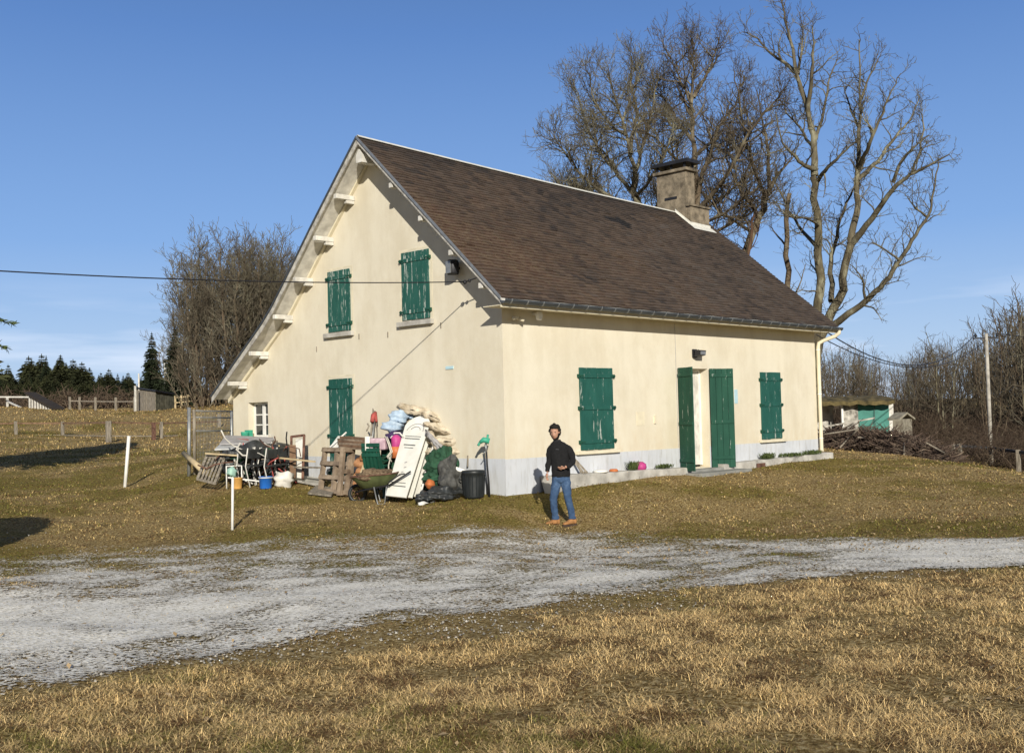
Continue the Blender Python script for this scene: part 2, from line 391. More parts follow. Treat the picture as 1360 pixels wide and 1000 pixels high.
M['shutter_dark'] = shutter_mat('dark_green_paint', (.008,.052,.034), .87, (.015,.075,.048))

# slates: per-slate tone attribute plus lichen and moss patches
t = NT('old_slates'); v = t.coord(); tone = t.attr('tone')
base = t.ramp(tone, [(0, (.026,.024,.024)), (.35, (.066,.050,.040)), (.7, (.092,.068,.052)), (1, (.088,.078,.070))])
sx_ = t.n('SeparateXYZ'); t.l(t.coord(), sx_.inputs[0])
redm = t.attr('moss')
c1 = t.mix(redm, base, t.mix(t.ramp(t.noise(v, 7, 6, .8), [(.42, 0.), (.62, 1.)]), (.095,.054,.036), (.145,.105,.066)))
c1 = t.mix(t.ramp(t.noise(v, 1.6, 8, .8), [(.50, 0.), (.75, .40)]), c1, (.050,.048,.044))
c1 = t.mix(t.ramp(t.noise(v, 22, 4, .8), [(.62, 0.), (.72, .6)]), c1, (.20,.17,.12))
t.col(c1); t.b.inputs['Roughness'].default_value = .88; t.b.inputs['Specular IOR Level'].default_value = .2; t.bump(t.noise(v, 30, 5, .7), .5, .02); M['slate'] = t.m

# ground
t = NT('meadow_ground'); v = t.coord(); dry = t.attr('dry')
n1 = t.noise(v, 26, 6, .75); n2 = t.noise(v, 3.5, 6, .7)
straw = t.ramp(n1, [(.38, (.085,.050,.018)), (.50, (.33,.23,.088)), (.62, (.62,.49,.26))])
green = t.ramp(n1, [(.36, (.070,.052,.012)), (.5, (.225,.170,.045)), (.62, (.42,.32,.115))])
gm = t.n('Math', operation='ADD'); t.l(dry, gm.inputs[0]); sb = t.n('Math', operation='MULTIPLY_ADD'); t.l(n2, sb.inputs[0]); sb.inputs[1].default_value = 1.1; sb.inputs[2].default_value = -.55; t.l(sb.outputs[0], gm.inputs[1])
c1 = t.mix(t.ramp(gm.outputs[0], [(.30, 0.), (.68, 1.)]), green, straw)
c1 = t.mix(t.ramp(t.noise(v, 1.3, 6, .75), [(.56, 0.), (.70, .75)]), c1, (.10,.068,.038))
t.col(c1); t.b.inputs['Roughness'].default_value = 1; t.b.inputs['Specular IOR Level'].default_value = .05
t.bump(t.noise(v, 38, 5, .8), .9, .05); M['ground'] = t.m

t = NT('gravel'); v = t.coord(); vo = t.n('TexVoronoi'); vo.inputs['Scale'].default_value = 38; t.l(v, vo.inputs['Vector'])
sp = t.n('SeparateXYZ'); t.l(vo.outputs['Color'], sp.inputs[0])
stone = t.ramp(sp.outputs['X'], [(0, (.50,.46,.37)), (.4, (.78,.735,.62)), (1, (.92,.88,.78))])
cv_ = t.n('MapRange'); cv_.inputs['From Min'].default_value = .40; cv_.inputs['From Max'].default_value = .72; cv_.inputs['To Min'].default_value = 1.0; cv_.inputs['To Max'].default_value = .12
t.l(t.attr('cover'), cv_.inputs['Value']); dm = t.n('Math', operation='MULTIPLY'); t.l(cv_.outputs[0], dm.inputs[0]); t.l(t.ramp(t.noise(v, 17, 6, .85), [(.50, 0.), (.60, .65)]), dm.inputs[1])
stone = t.mix(dm.outputs[0], stone, (.26,.19,.125))
t.col(stone); t.b.inputs['Roughness'].default_value = .95; t.bump(vo.outputs['Distance'], .45, .015)
cov = t.attr('cover'); nn = t.noise(v, 21, 7, .8)
nc = t.n('Math', operation='MULTIPLY_ADD'); t.l(nn, nc.inputs[0]); nc.inputs[1].default_value = 2.4; nc.inputs[2].default_value = -.70
ad = t.n('Math', operation='ADD'); t.l(cov, ad.inputs[0]); t.l(nc.outputs[0], ad.inputs[1])
al = t.ramp(ad.outputs[0], [(.93, 0.), (.955, 1.)])
t.l(al, t.b.inputs['Alpha']); M['gravel'] = t.m

# ------------------------------------------------------------------ ground sheet
th = np.r_[np.linspace(-math.pi, -.62, 40)[:-1], np.linspace(-.62, .62, 360), np.linspace(.62, math.pi, 40)[1:-1]]
rr = np.r_[.3, np.geomspace(1.0, 60, 300), np.geomspace(61, 2600, 70)]
TH, RR = np.meshgrid(th, rr)
fx = CAM.x + RR*(np.cos(TH)*HF.x+np.sin(TH)*HR.x); fy = CAM.y + RR*(np.cos(TH)*HF.y+np.sin(TH)*HR.y)
fz = zarr(fx, fy)
V = np.stack([fx, fy, fz], -1).reshape(-1, 3); nt = len(th); nr = len(rr)
I, J = np.meshgrid(np.arange(nr-1), np.arange(nt), indexing='ij'); J2 = (J+1) % nt
F = np.stack([I*nt+J, I*nt+J2, (I+1)*nt+J2, (I+1)*nt+J], -1).reshape(-1, 4)[:, ::-1]
def dryness(x, y):
    dx = x-CAM.x; dy = y-CAM.y; D = dx*HF.x+dy*HF.y; lat = dx*HR.x+dy*HR.y
    d = .88 - .44*np.clip((D-10.5)/3.0, 0, 1) + .28*np.clip((D-28)/22, 0, 1) + .30*np.clip((D-60)/30, 0, 1)
    d = d + .15*np.clip((lat-4)/8, 0, 1)*(D > 15)
    return d + (fbm(x*.45, y*.45, 3, 4)-.5)*2.0 + (fbm(x*2.1, y*2.1, 1, 3)-.5)*.5
c0 = np.array([[CAM.x, CAM.y, float(zarr(CAM.x, CAM.y, False))]])
cen = len(V); V = np.r_[V, c0]; F3 = np.stack([np.full(nt, cen), np.arange(nt), (np.arange(nt)+1) % nt], -1)[:, ::-1]
ground = np_mesh('ground', V, F, F3, M['ground'], {'dry': dryness(V[:,0], V[:,1])}, True)
tag(ground, kind='structure')

# ------------------------------------------------------------------ gravel track
NEAR = [(-900,1170),(-400,1010),(-150,955),(0,922),(150,902),(300,872),(480,836),(680,808),(850,788),(1000,775),(1200,762),(1360,750),(1560,735),(1900,722),(2400,712)]
FAR = [(-900,752),(-400,735),(-150,748),(0,744),(150,736),(300,724),(480,710),(680,708),(850,712),(1000,718),(1200,716),(1360,716),(1560,706),(1900,696),(2400,690)]
def hit(px, py):
    d = ray(px, py); lo, hi = 1.0, 60.0
    Ds = np.linspace(3, 40, 400); X = CAM.x+d.x*Ds; Y = CAM.y+d.y*Ds; Z = CAM.z+d.z*Ds
    k = np.argmax(Z < zarr(X, Y, False)); return X[k], Y[k]
px_s = np.linspace(-900, 2400, 170)
nb = np.array([hit(p, np.interp(p, *zip(*NEAR))) for p in px_s]); fb = np.array([hit(p, np.interp(p, *zip(*FAR))) for p in px_s])
sm = lambda a: np.stack([np.convolve(np.pad(a[:,i], 4, 'edge'), np.ones(9)/9, 'valid') for i in range(2)], -1)
nb = sm(nb); fb = sm(fb); ntv = 90
tt = np.linspace(-.10, 1.08, ntv)
TX = nb[:,0][None]*(1-tt[:,None])+fb[:,0][None]*tt[:,None]; TY = nb[:,1][None]*(1-tt[:,None])+fb[:,1][None]*tt[:,None]
PXG = np.tile(px_s[None], (ntv, 1)); TTG = np.tile(tt[:,None], (1, len(px_s)))
edge = np.minimum(np.clip(TTG/.08, -1, 1), np.clip((1-TTG)/.25, -1, 1))
a0 = np.interp(px_s, [-900, 100, 520, 820, 1050, 1400, 2400], [.26, .30, .24, .12, .08, .24, .28])[None]   # full along the near rut
a1 = np.interp(px_s, [-900, 0, 300, 700, 1000, 1150, 1400, 2400], [.05, .0, .02, .06, .05, .24, .26, .28])[None]
cover = .325 + edge*.07 + a0*np.exp(-((TTG-.24)/.26)**2) + a1*np.exp(-((TTG-.72)/.25)**2) + (fbm(TX*.45, TY*.45, 2, 3)-.5)*.30 + (fbm(TX*2.6, TY*2.6, 4, 4)-.5)*.62
cover = np.where(edge < 0, cover+edge*.7, cover)
TZ = zarr(TX, TY)+.008
nP = len(px_s); I, J = np.meshgrid(np.arange(ntv-1), np.arange(nP-1), indexing='ij')
F = np.stack([I*nP+J, I*nP+J+1, (I+1)*nP+J+1, (I+1)*nP+J], -1).reshape(-1, 4)
# the ground sheet is coarser than this strip: lift it a touch so it never dips under
track = np_mesh('gravel_track', np.stack([TX, TY, TZ+.010], -1).reshape(-1, 3), F, None, M['gravel'], {'cover': cover.ravel()}, True)
tag(track, kind='structure')

# ------------------------------------------------------------------ grass, pebbles, leaf litter
def polar(n, D0, D1, p, th0=-.60, th1=.60):
    u = rng.random(n); e = 2-p
    D = (D0**e+u*(D1**e-D0**e))**(1/e) if abs(e) > 1e-6 else D0*(D1/D0)**u
    tn = rng.uniform(math.tan(th0), math.tan(th1), n)
    x = CAM.x+D*(HF.x+tn*HR.x); y = CAM.y+D*(HF.y+tn*HR.y); return x, y, D
from bisect import bisect
def track_param(x, y):     # nearest track column and cross position (coarse)
    C_ = (nb+fb)/2; out = np.empty(len(x)); cov_ = np.zeros(len(x))
    for i in range(0, len(x), 20000):
        X = x[i:i+20000]; Y = y[i:i+20000]
        k = np.argmin((X[:,None]-C_[None,:,0])**2+(Y[:,None]-C_[None,:,1])**2, 1)
        a = fb[k]-nb[k]; t_ = ((X-nb[k,0])*a[:,0]+(Y-nb[k,1])*a[:,1])/(a**2).sum(1)
        out[i:i+20000] = t_
        r = np.clip(np.searchsorted(tt, t_), 0, ntv-1); cov_[i:i+20000] = np.where((t_ < -.1)|(t_ > 1.08), -1, cover[r, k])
    return out, cov_
def inside_house(x, y, m_=.0): return (x > -m_) & (x < 12.1+m_) & (y > -.05-m_) & (y < 9.8+m_)
def blades(name, n, D0, D1, p, hmin, hmax, wk, label, flat_=.0):
    x, y, D = polar(n, D0, D1, p)
    _, cv = track_param(x, y)
    keep = ~inside_house(x, y) & ((cv < .36) | (rng.random(n) < .05))
    cl = fbm(x*2.3, y*2.3, 4, 3); keep &= rng.random(n) < np.clip(.25+(cl-.3)*3.2, .12, 1)
    x = x[keep]; y = y[keep]; D = D[keep]; cl = cl[keep]; cv = cv[keep]; n = len(x)
    z = zarr(x, y)-.006; dr = dryness(x, y)
    dr = np.where(cv > .0, dr-.12, dr)
    patch = fbm(x*.8, y*.8, 0, 3)
    h = (hmin+(hmax-hmin)*rng.random(n)**1.7)*(.55+.9*cl)*(.7+.6*patch); h = np.where(cv > .28, h*.55, h)
    az = rng.uniform(0, 2*math.pi, n); lean = rng.uniform(.9, 2.5, n); z = z+(rng.random(n) < flat_)*0
    fl = rng.random(n) < flat_; lean = np.where(fl, rng.uniform(1.9, 2.9, n), lean); h = np.where(fl, h*1.25, h); z = z+np.where(fl, rng.uniform(.0, .035, n), 0)
    w = np.maximum(.0022, wk*D)*rng.uniform(.7, 1.3, n)
    ca, sa = np.cos(az), np.sin(az); px_, py_ = -sa*w/2, ca*w/2
    B = np.stack([x, y, z], -1)
    d = np.stack([ca*np.sin(lean*.5), sa*np.sin(lean*.5), np.cos(lean*.5)], -1)*h[:,None]*.55
    d2 = np.stack([ca*np.sin(lean), sa*np.sin(lean), np.maximum(np.cos(lean), -.3)], -1)*h[:,None]*.6
    P_ = np.stack([px_, py_, np.zeros(n)], -1)
    Vv = np.stack([B-P_, B+P_, B+d-P_*.8, B+d+P_*.8, B+d+d2], 1).reshape(-1, 3)
    k = np.arange(n)*5
    F4 = np.stack([k, k+1, k+3, k+2], -1); F3_ = np.stack([k+2, k+3, k+4], -1)
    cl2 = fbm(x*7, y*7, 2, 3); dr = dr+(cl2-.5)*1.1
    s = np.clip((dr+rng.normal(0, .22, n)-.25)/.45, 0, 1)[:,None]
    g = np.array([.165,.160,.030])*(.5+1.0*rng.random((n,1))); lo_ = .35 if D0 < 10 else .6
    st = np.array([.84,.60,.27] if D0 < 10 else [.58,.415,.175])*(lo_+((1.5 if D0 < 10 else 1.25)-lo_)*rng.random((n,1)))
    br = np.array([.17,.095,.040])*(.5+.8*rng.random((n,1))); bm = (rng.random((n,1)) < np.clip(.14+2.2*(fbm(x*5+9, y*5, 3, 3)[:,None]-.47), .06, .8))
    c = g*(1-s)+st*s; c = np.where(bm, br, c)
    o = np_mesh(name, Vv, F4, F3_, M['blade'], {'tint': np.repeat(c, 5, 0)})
    tag(o, label, 'grass', kind='stuff'); return o
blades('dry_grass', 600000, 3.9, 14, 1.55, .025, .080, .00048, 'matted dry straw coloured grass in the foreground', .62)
blades('bank_grass', 250000, 13.0, 42, 1.5, .025, .065, .00078, 'short olive green and brown grass around the house', .4)
blades('field_grass', 130000, 40, 110, 1.3, .08, .20, .00055, 'rough tan grass of the rising field beyond the yard')

def tufts():
    # weeds and clods breaking through the gravel
    n = 42000; x, y, D = polar(n, 7, 22, 1.2); t_, cv = track_param(x, y); f = fbm(x*3.2, y*3.2, 0, 3)
    keep = (cv > .3) & (f+rng.normal(0, .03, n) > .58+np.clip((cv-.5)*.35, -.05, .12)); x = x[keep]; y = y[keep]; D = D[keep]; n = len(x); z = zarr(x, y)+.012
    h = rng.uniform(.008, .030, n); w = np.maximum(.006, .0009*D)*rng.uniform(.6, 1.5, n); az = rng.uniform(0, 6.28, n); ln = rng.uniform(.5, 1.5, n)
    B = np.stack([x, y, z], -1); P_ = np.stack([-np.sin(az)*w/2, np.cos(az)*w/2, np.zeros(n)], -1); T = np.stack([np.cos(az)*np.sin(ln), np.sin(az)*np.sin(ln), np.cos(ln)], -1)*h[:,None]
    Vv = np.stack([B-P_, B+P_, B+T+P_*.3, B+T-P_*.3], 1).reshape(-1, 3)
    c = np.where(rng.random((n,1)) < .45, [[.17,.13,.055]], [[.20,.12,.065]])*rng.uniform(.4, 1.5, (n,1))
    tag(np_mesh('track_weeds', Vv, np.arange(n*4).reshape(-1,4), None, M['blade'], {'tint': np.repeat(c, 4, 0)}), 'small brown weeds and clods breaking through the gravel', 'weeds', kind='stuff')
tufts()
def pebbles(name, n, label):
    x, y, D = polar(n, 6.5, 19, 1.3); t_, cv = track_param(x, y); keep = cv+rng.normal(0, .05, n) > .43
    x = x[keep]; y = y[keep]; n = len(x); z = zarr(x, y)+.012
    r = .006+.012*rng.random(n)**3
    oc = np.array([(1,0,0),(-1,0,0),(0,1,0),(0,-1,0),(0,0,.7),(0,0,-.7)])
    V_ = oc[None]*rng.uniform(.6, 1.3, (n, 6, 1)); a = rng.uniform(0, 6.28, n); ca, sa = np.cos(a), np.sin(a)
    X = V_[...,0]*ca[:,None]-V_[...,1]*sa[:,None]; Y = V_[...,0]*sa[:,None]+V_[...,1]*ca[:,None]
    V_ = np.stack([X, Y, V_[...,2]], -1)*r[:,None,None]+np.stack([x, y, z], -1)[:,None]
    f = np.array([(0,2,4),(2,1,4),(1,3,4),(3,0,4),(2,0,5),(1,2,5),(3,1,5),(0,3,5)])
    F_ = (f[None]+np.arange(n)[:,None,None]*6).reshape(-1, 3)
    c = np.array([.40,.38,.345])*rng.uniform(.35, 1.35, (n, 1))*np.array([1, .99, .96])
    o = np_mesh(name, V_.reshape(-1, 3), None, F_, M['pebble'], {'tint': np.repeat(c, 6, 0)})
    tag(o, label, 'gravel', kind='stuff')
pebbles('loose_gravel', 32000, 'loose pale grey stones scattered over the track')
def leaves(name, n, D0, D1, a0_, a1_, label):
    x, y, D = polar(n, D0, D1, 1.2, a0_, a1_); keep = ~inside_house(x, y, .1); x = x[keep]; y = y[keep]; n = len(x); z = zarr(x, y)+.035
    r = rng.uniform(.012, .032, n); q = np.array([(-1,0,0),(0,-.6,.25),(1,0,.1),(0,.6,.3)])
    a = rng.uniform(0, 6.28, n); til = rng.uniform(-.8, .8, n); ca, sa, ct, st_ = np.cos(a), np.sin(a), np.cos(til), np.sin(til)
    V_ = np.repeat(q[None], n, 0); X0, Y0, Z0 = V_[...,0], V_[...,1], V_[...,2]
    Z1 = Z0*ct[:,None]+X0*st_[:,None]; X1 = X0*ct[:,None]-Z0*st_[:,None]
    V_ = np.stack([X1*ca[:,None]-Y0*sa[:,None], X1*sa[:,None]+Y0*ca[:,None], Z1], -1)*r[:,None,None]+np.stack([x, y, z], -1)[:,None]
    F_ = np.arange(n*4).reshape(-1, 4)
    c = np.array([.40,.29,.16])*rng.uniform(.35, 1.1, (n, 1))
    o = np_mesh(name, V_.reshape(-1, 3), F_, None, M['litter'], {'tint': np.repeat(c, 4, 0)}); tag(o, label, 'fallen leaves', kind='stuff')
leaves('fallen_leaves', 5200, 14, 36, .02, .48, 'dry brown leaves scattered on the grass bank')
leaves('fallen_leaves', 260, 4.2, 14, -.45, .48, 'few dry leaves lying in the foreground grass')

# ================================================================== THE HOUSE
W = 12.05                 # front wall length; gable wall 0..9.70 along +Y
YR, ZR0, ZR1 = 3.70, 7.55, 7.26        # ridge
RX0, RX1 = -.52, 12.42
house = empty('house', (0,0,0), 'cream rendered farmhouse with steep slate roof and green shutters', 'house')
def lerp_prof(prof, y):
    for (a, za), (b, zb) in zip(prof, prof[1:]):
        if a <= y <= b: return za+(zb-za)*(y-a)/(b-a)
    return prof[-1][1] if y > prof[-1][0] else prof[0][1]
ROOF = [(-.52,3.72),(YR,ZR0),(5.35,5.93),(6.55,4.70),(7.05,4.20),(7.5,3.83),(8.3,3.27),(9.82,2.20)]   # top surface in section
UND = [(y, z-.10) for y, z in ROOF]
wt = lambda y: lerp_prof(UND, y)
# walls
w = MB()
ys = [0, 1.6, YR, 5.35, 6.55, 7.05, 7.5, 8.12, 9.0, 9.70]
for a, b in zip(ys, ys[1:]):
    def wallpoly(z0a, z0b, ztop=True, z1=None):
        if ztop: return [(a, z0a), (b, z0b), (b, wt(b)), (a, wt(a))]
        return [(a, z0a), (b, z0b), (b, z1), (a, z1)]
    if abs(a-8.12) < .01:
        w.prism(wallpoly(-.5, -.5, False, 1.14), (0,0,0), (0,1,0), (0,0,1), (1,0,0), 0, .3)
        w.prism([(a, 2.02), (b, 2.02), (b, wt(b)), (a, wt(a))], (0,0,0), (0,1,0), (0,0,1), (1,0,0), 0, .3)
    else:
        w.prism(wallpoly(-.5, -.5), (0,0,0), (0,1,0), (0,0,1), (1,0,0), 0, .3)
dx0, dx1, dz0, dz1 = 5.68, 6.88, .26, 2.53
w.box((.3,0,-.5), (dx0,.3,3.78)); w.box((dx1,0,-.5), (W,.3,3.78)); w.box((dx0,0,dz1), (dx1,.3,3.78)); w.box((dx0,0,-.5), (dx1,.3,dz0-.04))
w.box((.3,9.4,-.5), (W,9.7,2.1))
pl = [(.3,-.5),(9.4,-.5)]+[(y, z-.14) for y, z in reversed(ROOF) if .3 < y < 9.4]+[(.3, wt(.3)-.1)]
pl = [(y, min(z, 7.0)) for y, z in pl]
w.prism(pl, (0,0,0), (0,1,0), (0,0,1), (1,0,0), W-.3, W-.002)
wall = w.build('wall', M['render'], house)
# dark interior floor/back so openings do not look through
b = MB(); b.box((5.2,.9,.2), (7.4,.95,2.7)); b.build('inner_partition', M['cream_trim'], house); b = MB(); b.box((.9,7.6,.9),(.95,9.35,2.2)); b.build('inner_partition', M['cream_trim'], house)
# plinth paint (slightly proud)
b = MB()
b.box((-.004,0.0,-.5), (0,9.70,.71)); b.box((-.004,-.004,-.5), (dx0,0,.70)); b.box((dx1,-.004,-.5), (W,0,.70)); b.build('plinth', M['plinth'], house)
# hairline joint, patch repairs and cable on walls
b = MB(); b.box((5.61,-.006,.72), (5.62,-.001,3.55)); b.build('wall_joint', M['grey_canvas'], house)
b = MB()
pass
# wall iron marks and small things under the windows
b = MB()
for (y, z) in [(6.05,3.18),(4.45,3.36),(3.45,3.33),(1.75,3.40)]: b = MB(); b.box((-.012,y-.012,z-.06), (-.001,y+.012,z+.06)); b.build('wall_hook', M['grey_wood'], house)
b = MB(); b.box((-.02,1.40,2.50), (-.001,1.62,2.56)); b.build('wall_plate', M['pale_blue'], house)
b = MB(); b.box((8.0,-.012,1.70), (8.14,-.001,2.04)); b.build('wall_plate', M['pale_blue'], house)
b = MB(); b.box((4.10,-.008,1.25), (4.38,-.001,1.55)); b.build('render_patch', M['cream_trim'], house)
b = MB(); b.box((4.72,-.03,1.28), (4.78,-.001,1.46)); b.build('wall_hook', M['cream_trim'], house)
b = MB(); b.box((8.37,-.012,-.02), (8.72,-.0045,.22)); gr = None

# ---- shutters
def shutter(kind, o, au, an, u0, u1, z0, z1, mat, leaves_=2, bars=(.12,.88), planks=6, pins=True):
    """o origin on wall, au = along wall, an = outward; panel of vertical boards with cross bars and hinge pins"""
    o = Vector(o); au = Vector(au); an = Vector(an); az = Vector((0,0,1))
    b = MB(); W_ = (u1-u0); n = planks; pw = W_/n
    for i in range(n):
        g_ = .006 if i != n//2 or leaves_ == 1 else .012
        dz = random.uniform(-.006, .006)
        b.fbox(o, au, an, az, (u0+i*pw+g_*.5, .004, z0+dz), (u0+(i+1)*pw-g_*.5, .032+random.uniform(-.002,.002), z1+dz*.5))
    sh = b.build(kind, mat, house, bevel=.003)
    # backing
    c = MB(); c.fbox(o, au, an, az, (u0+.01, .001, z0+.01), (u1-.01, .010, z1-.01)); c.build('backing', M['shutter_dark'], sh)
    for t_ in bars:
        zc = z0+(z1-z0)*t_; c = MB(); half = W_/leaves_
        for k in range(leaves_): c.fbox(o, au, an, az, (u0+k*half+.012, .033, zc-.04), (u0+(k+1)*half-.012, .052, zc+.04))
        c.build('crossbar', mat, sh, bevel=.004)
        if pins:
            for (ua, ub) in ((u0-.05, u0+.10), (u1-.10, u1+.05)):
                c = MB(); c.fbox(o, au, an, az, (ua, .060, zc-.014), (ub, .066, zc+.014))
                e = ua if ua < u0 else ub-.03; c.fbox(o, au, an, az, (e, .0, zc-.04), (e+.022, .060, zc+.035)); c.build('hinge', M['shutter_dark'], sh)
    # reveal frame around (slightly lighter band)
    return sh
GX = dict(o=(0,0,0), au=(0,1,0), an=(-1,0,0)); FX = dict(o=(0,0,0), au=(1,0,0), an=(0,-1,0))
tag(shutter('window_shutter', u0=4.73, u1=5.555, z0=3.53, z1=4.905, mat=M['shutter_worn'], planks=6, **GX), 'badly peeling green shutter of the upper left gable window')
tag(shutter('window_shutter', u0=2.06, u1=2.935, z0=3.585, z1=5.01, mat=M['shutter_worn'], planks=6, **GX), 'badly peeling green shutter of the upper right gable window')
tag(shutter('door_shutter', u0=4.73, u1=5.58, z0=.18, z1=2.46, mat=M['shutter'], bars=(.07,.44,.92), planks=6, **GX), 'green shutter of the lower gable door behind the pallets')
tag(shutter('window_shutter', u0=2.20, u1=3.28, z0=.785, z1=2.49, mat=M['shutter'], bars=(.10,.51,.90), planks=8, **FX), 'wide green shutter left of the front door')
tag(shutter('window_shutter', u0=9.19, u1=10.16, z0=.785, z1=2.48, mat=M['shutter'], bars=(.12,.51,.89), planks=7, **FX), 'narrow green shutter right of the front door')
# cream painted surrounds, 3 mm proud
b = MB()
for (u0,u1,z0,z1) in [(4.70,5.585,3.50,4.935),(2.03,2.965,3.555,5.04),(4.70,5.61,.18,2.50)]:
    b = MB()
    for q in [((-.003,u0-.05,z0),(0,u0,z1+.04)),((-.003,u1,z0),(0,u1+.05,z1+.04)),((-.003,u0,z1),(0,u1,z1+.04))]: b.box(*q)
    b.build('window_surround', M['cream_trim'], house)
# sills
for (lo, hi) in [((-.10,4.62,3.40),(0,5.67,3.50)),((-.10,1.95,3.455),(0,3.05,3.555))]:
    b = MB(); b.box(lo, hi); b.build('window_sill', M['concrete'], house, bevel=.008)
for x0, x1, z in [(2.02,3.42,.70),(9.08,10.30,.70)]:
    b = MB(); b.box((x0,-.09,z), (x1,-.0045,z+.065)); b.build('window_sill', M['cream_trim'], house, bevel=.008)
b = MB(); b.box((-.08,8.02,1.06), (-.0045,9.08,1.14)); b.build('window_sill', M['cream_trim'], house, bevel=.008)

# ---- small paned window in the gable
b = MB(); fy0, fy1, fz0, fz1 = 8.12, 9.0, 1.14, 2.02; X = .17
for (ya, yb, za, zb) in [(fy0,fy0+.055,fz0,fz1),(fy1-.055,fy1,fz0,fz1),(fy0+.055,fy1-.055,fz0,fz0+.07),(fy0+.055,fy1-.055,fz1-.055,fz1)]: b.box((X,ya,za),(X+.06,yb,zb))
win = b.build('window', M['white'], house)
b = MB(); ym = (fy0+fy1)/2; b.box((X-.012,ym-.05,fz0+.07),(X+.05,ym+.05,fz1-.055))
for k in (1,2):
    zz = fz0+.07+(fz1-fz0-.125)*k/3; b.box((X+.004,fy0+.055,zz-.015),(X+.045,ym-.05,zz+.015)); b.box((X+.004,ym+.05,zz-.015),(X+.045,fy1-.055,zz+.015))
b.build('glazing_bar', M['white'], win)
b = MB(); b.box((X+.02,fy0+.05,fz0+.06),(X+.028,fy1-.05,fz1-.05)); b.build('pane', M['glass'], win)
b = MB(); b.box((-.10,8.80,1.10), (-.005,9.02,1.34)); b.lathe([(.09,0),(.10,.16),(.102,.18)], 12, (-.16,8.91,1.12)); lb = b.build('wall_box', M['teal'], house)

# ---- front door, frame, leaves of the door shutter
b = MB(); b.box((dx0,.21,dz0),(dx0+.06,.27,dz1)); b.box((dx1-.06,.21,dz0),(dx1,.27,dz1)); b.box((dx0+.06,.21,dz1-.06),(dx1-.06,.27,dz1))
b.build('door_frame', M['white'], house)
b = MB()
for i in range(8):
    a = dx0+.06+(dx1-dx0-.12)*i/8; b.box((a+.003,.235,dz0+.01),(a+(dx1-dx0-.12)/8-.003,.262,dz1-.06))
dr_ = b.build('door', M['dirty_white'], house)
b = MB(); b.box((6.20,.200,1.12),(6.24,.234,1.34)); b.tube([(6.22,.19,1.26),(6.32,.19,1.26)], .012, 6); b.build('handle', M['dark_metal'], dr_)
for kind_lab, hx, ang, sg, wd in (('left leaf of the front door shutter standing away from the wall', dx0, 112, -1, .60), ('right leaf of the front door shutter folded back to the wall', dx1, 146, 1, .62)):
    a = math.radians(ang); dirv = Vector((-math.cos(a)*sg*-1 if False else math.cos(math.pi-a)*sg, -math.sin(a), 0))
    perp = Vector((dirv.y, -dirv.x, 0)) if sg < 0 else Vector((-dirv.y, dirv.x, 0))
    # perp points to the viewer side
    if perp.dot(Vector((-.715,-.698,0))) < 0: perp = -perp
    o_ = Vector((hx,-.02,0))
    sh = shutter('door_shutter', o_, dirv, perp, .02, wd, .19, 2.53, M['shutter_dark'], leaves_=1, bars=(.10,.46,.93), planks=4, pins=False)
    tag(sh, kind_lab)
# step slab, concrete ledge
b = MB(); b.box((5.45,-.72,-.1),(7.55,-.305,.145)); b.box((5.60,-.305,-.1),(7.0,-.0045,.20)); b.build('door_step', M['stone_slab'], house, bevel=.012)
for (x0, x1, za, zb) in [(.95,5.59,.335,.27),(7.0,12.32,.27,.325)]:
    b = MB(); n = 26
    vs = []
    for i in range(n+1):
        x = x0+(x1-x0)*i/n; zt = za+(zb-za)*i/n+random.uniform(-.008,.008); yo = -.30+random.uniform(-.010,.010)
        vs += [(x,yo,-.5),(x,yo+.012,zt-.02),(x,yo+.035,zt),(x,-.0045,zt+.004)]
    fs = [(i*4+j, (i+1)*4+j, (i+1)*4+j+1, i*4+j+1) for i in range(n) for j in range(3)]+[(0,1,2,3),(n*4+3,n*4+2,n*4+1,n*4)]
    b.add(vs, fs); b.build('ledge', M['concrete'], house)
b = MB(); b.box((8.40,-.325,.02),(8.80,-.318,.22))
for k in range(5): b.box((8.42,-.330,.045+k*.035),(8.78,-.326,.06+k*.035))
b.build('vent_grille', M['rust'], house)

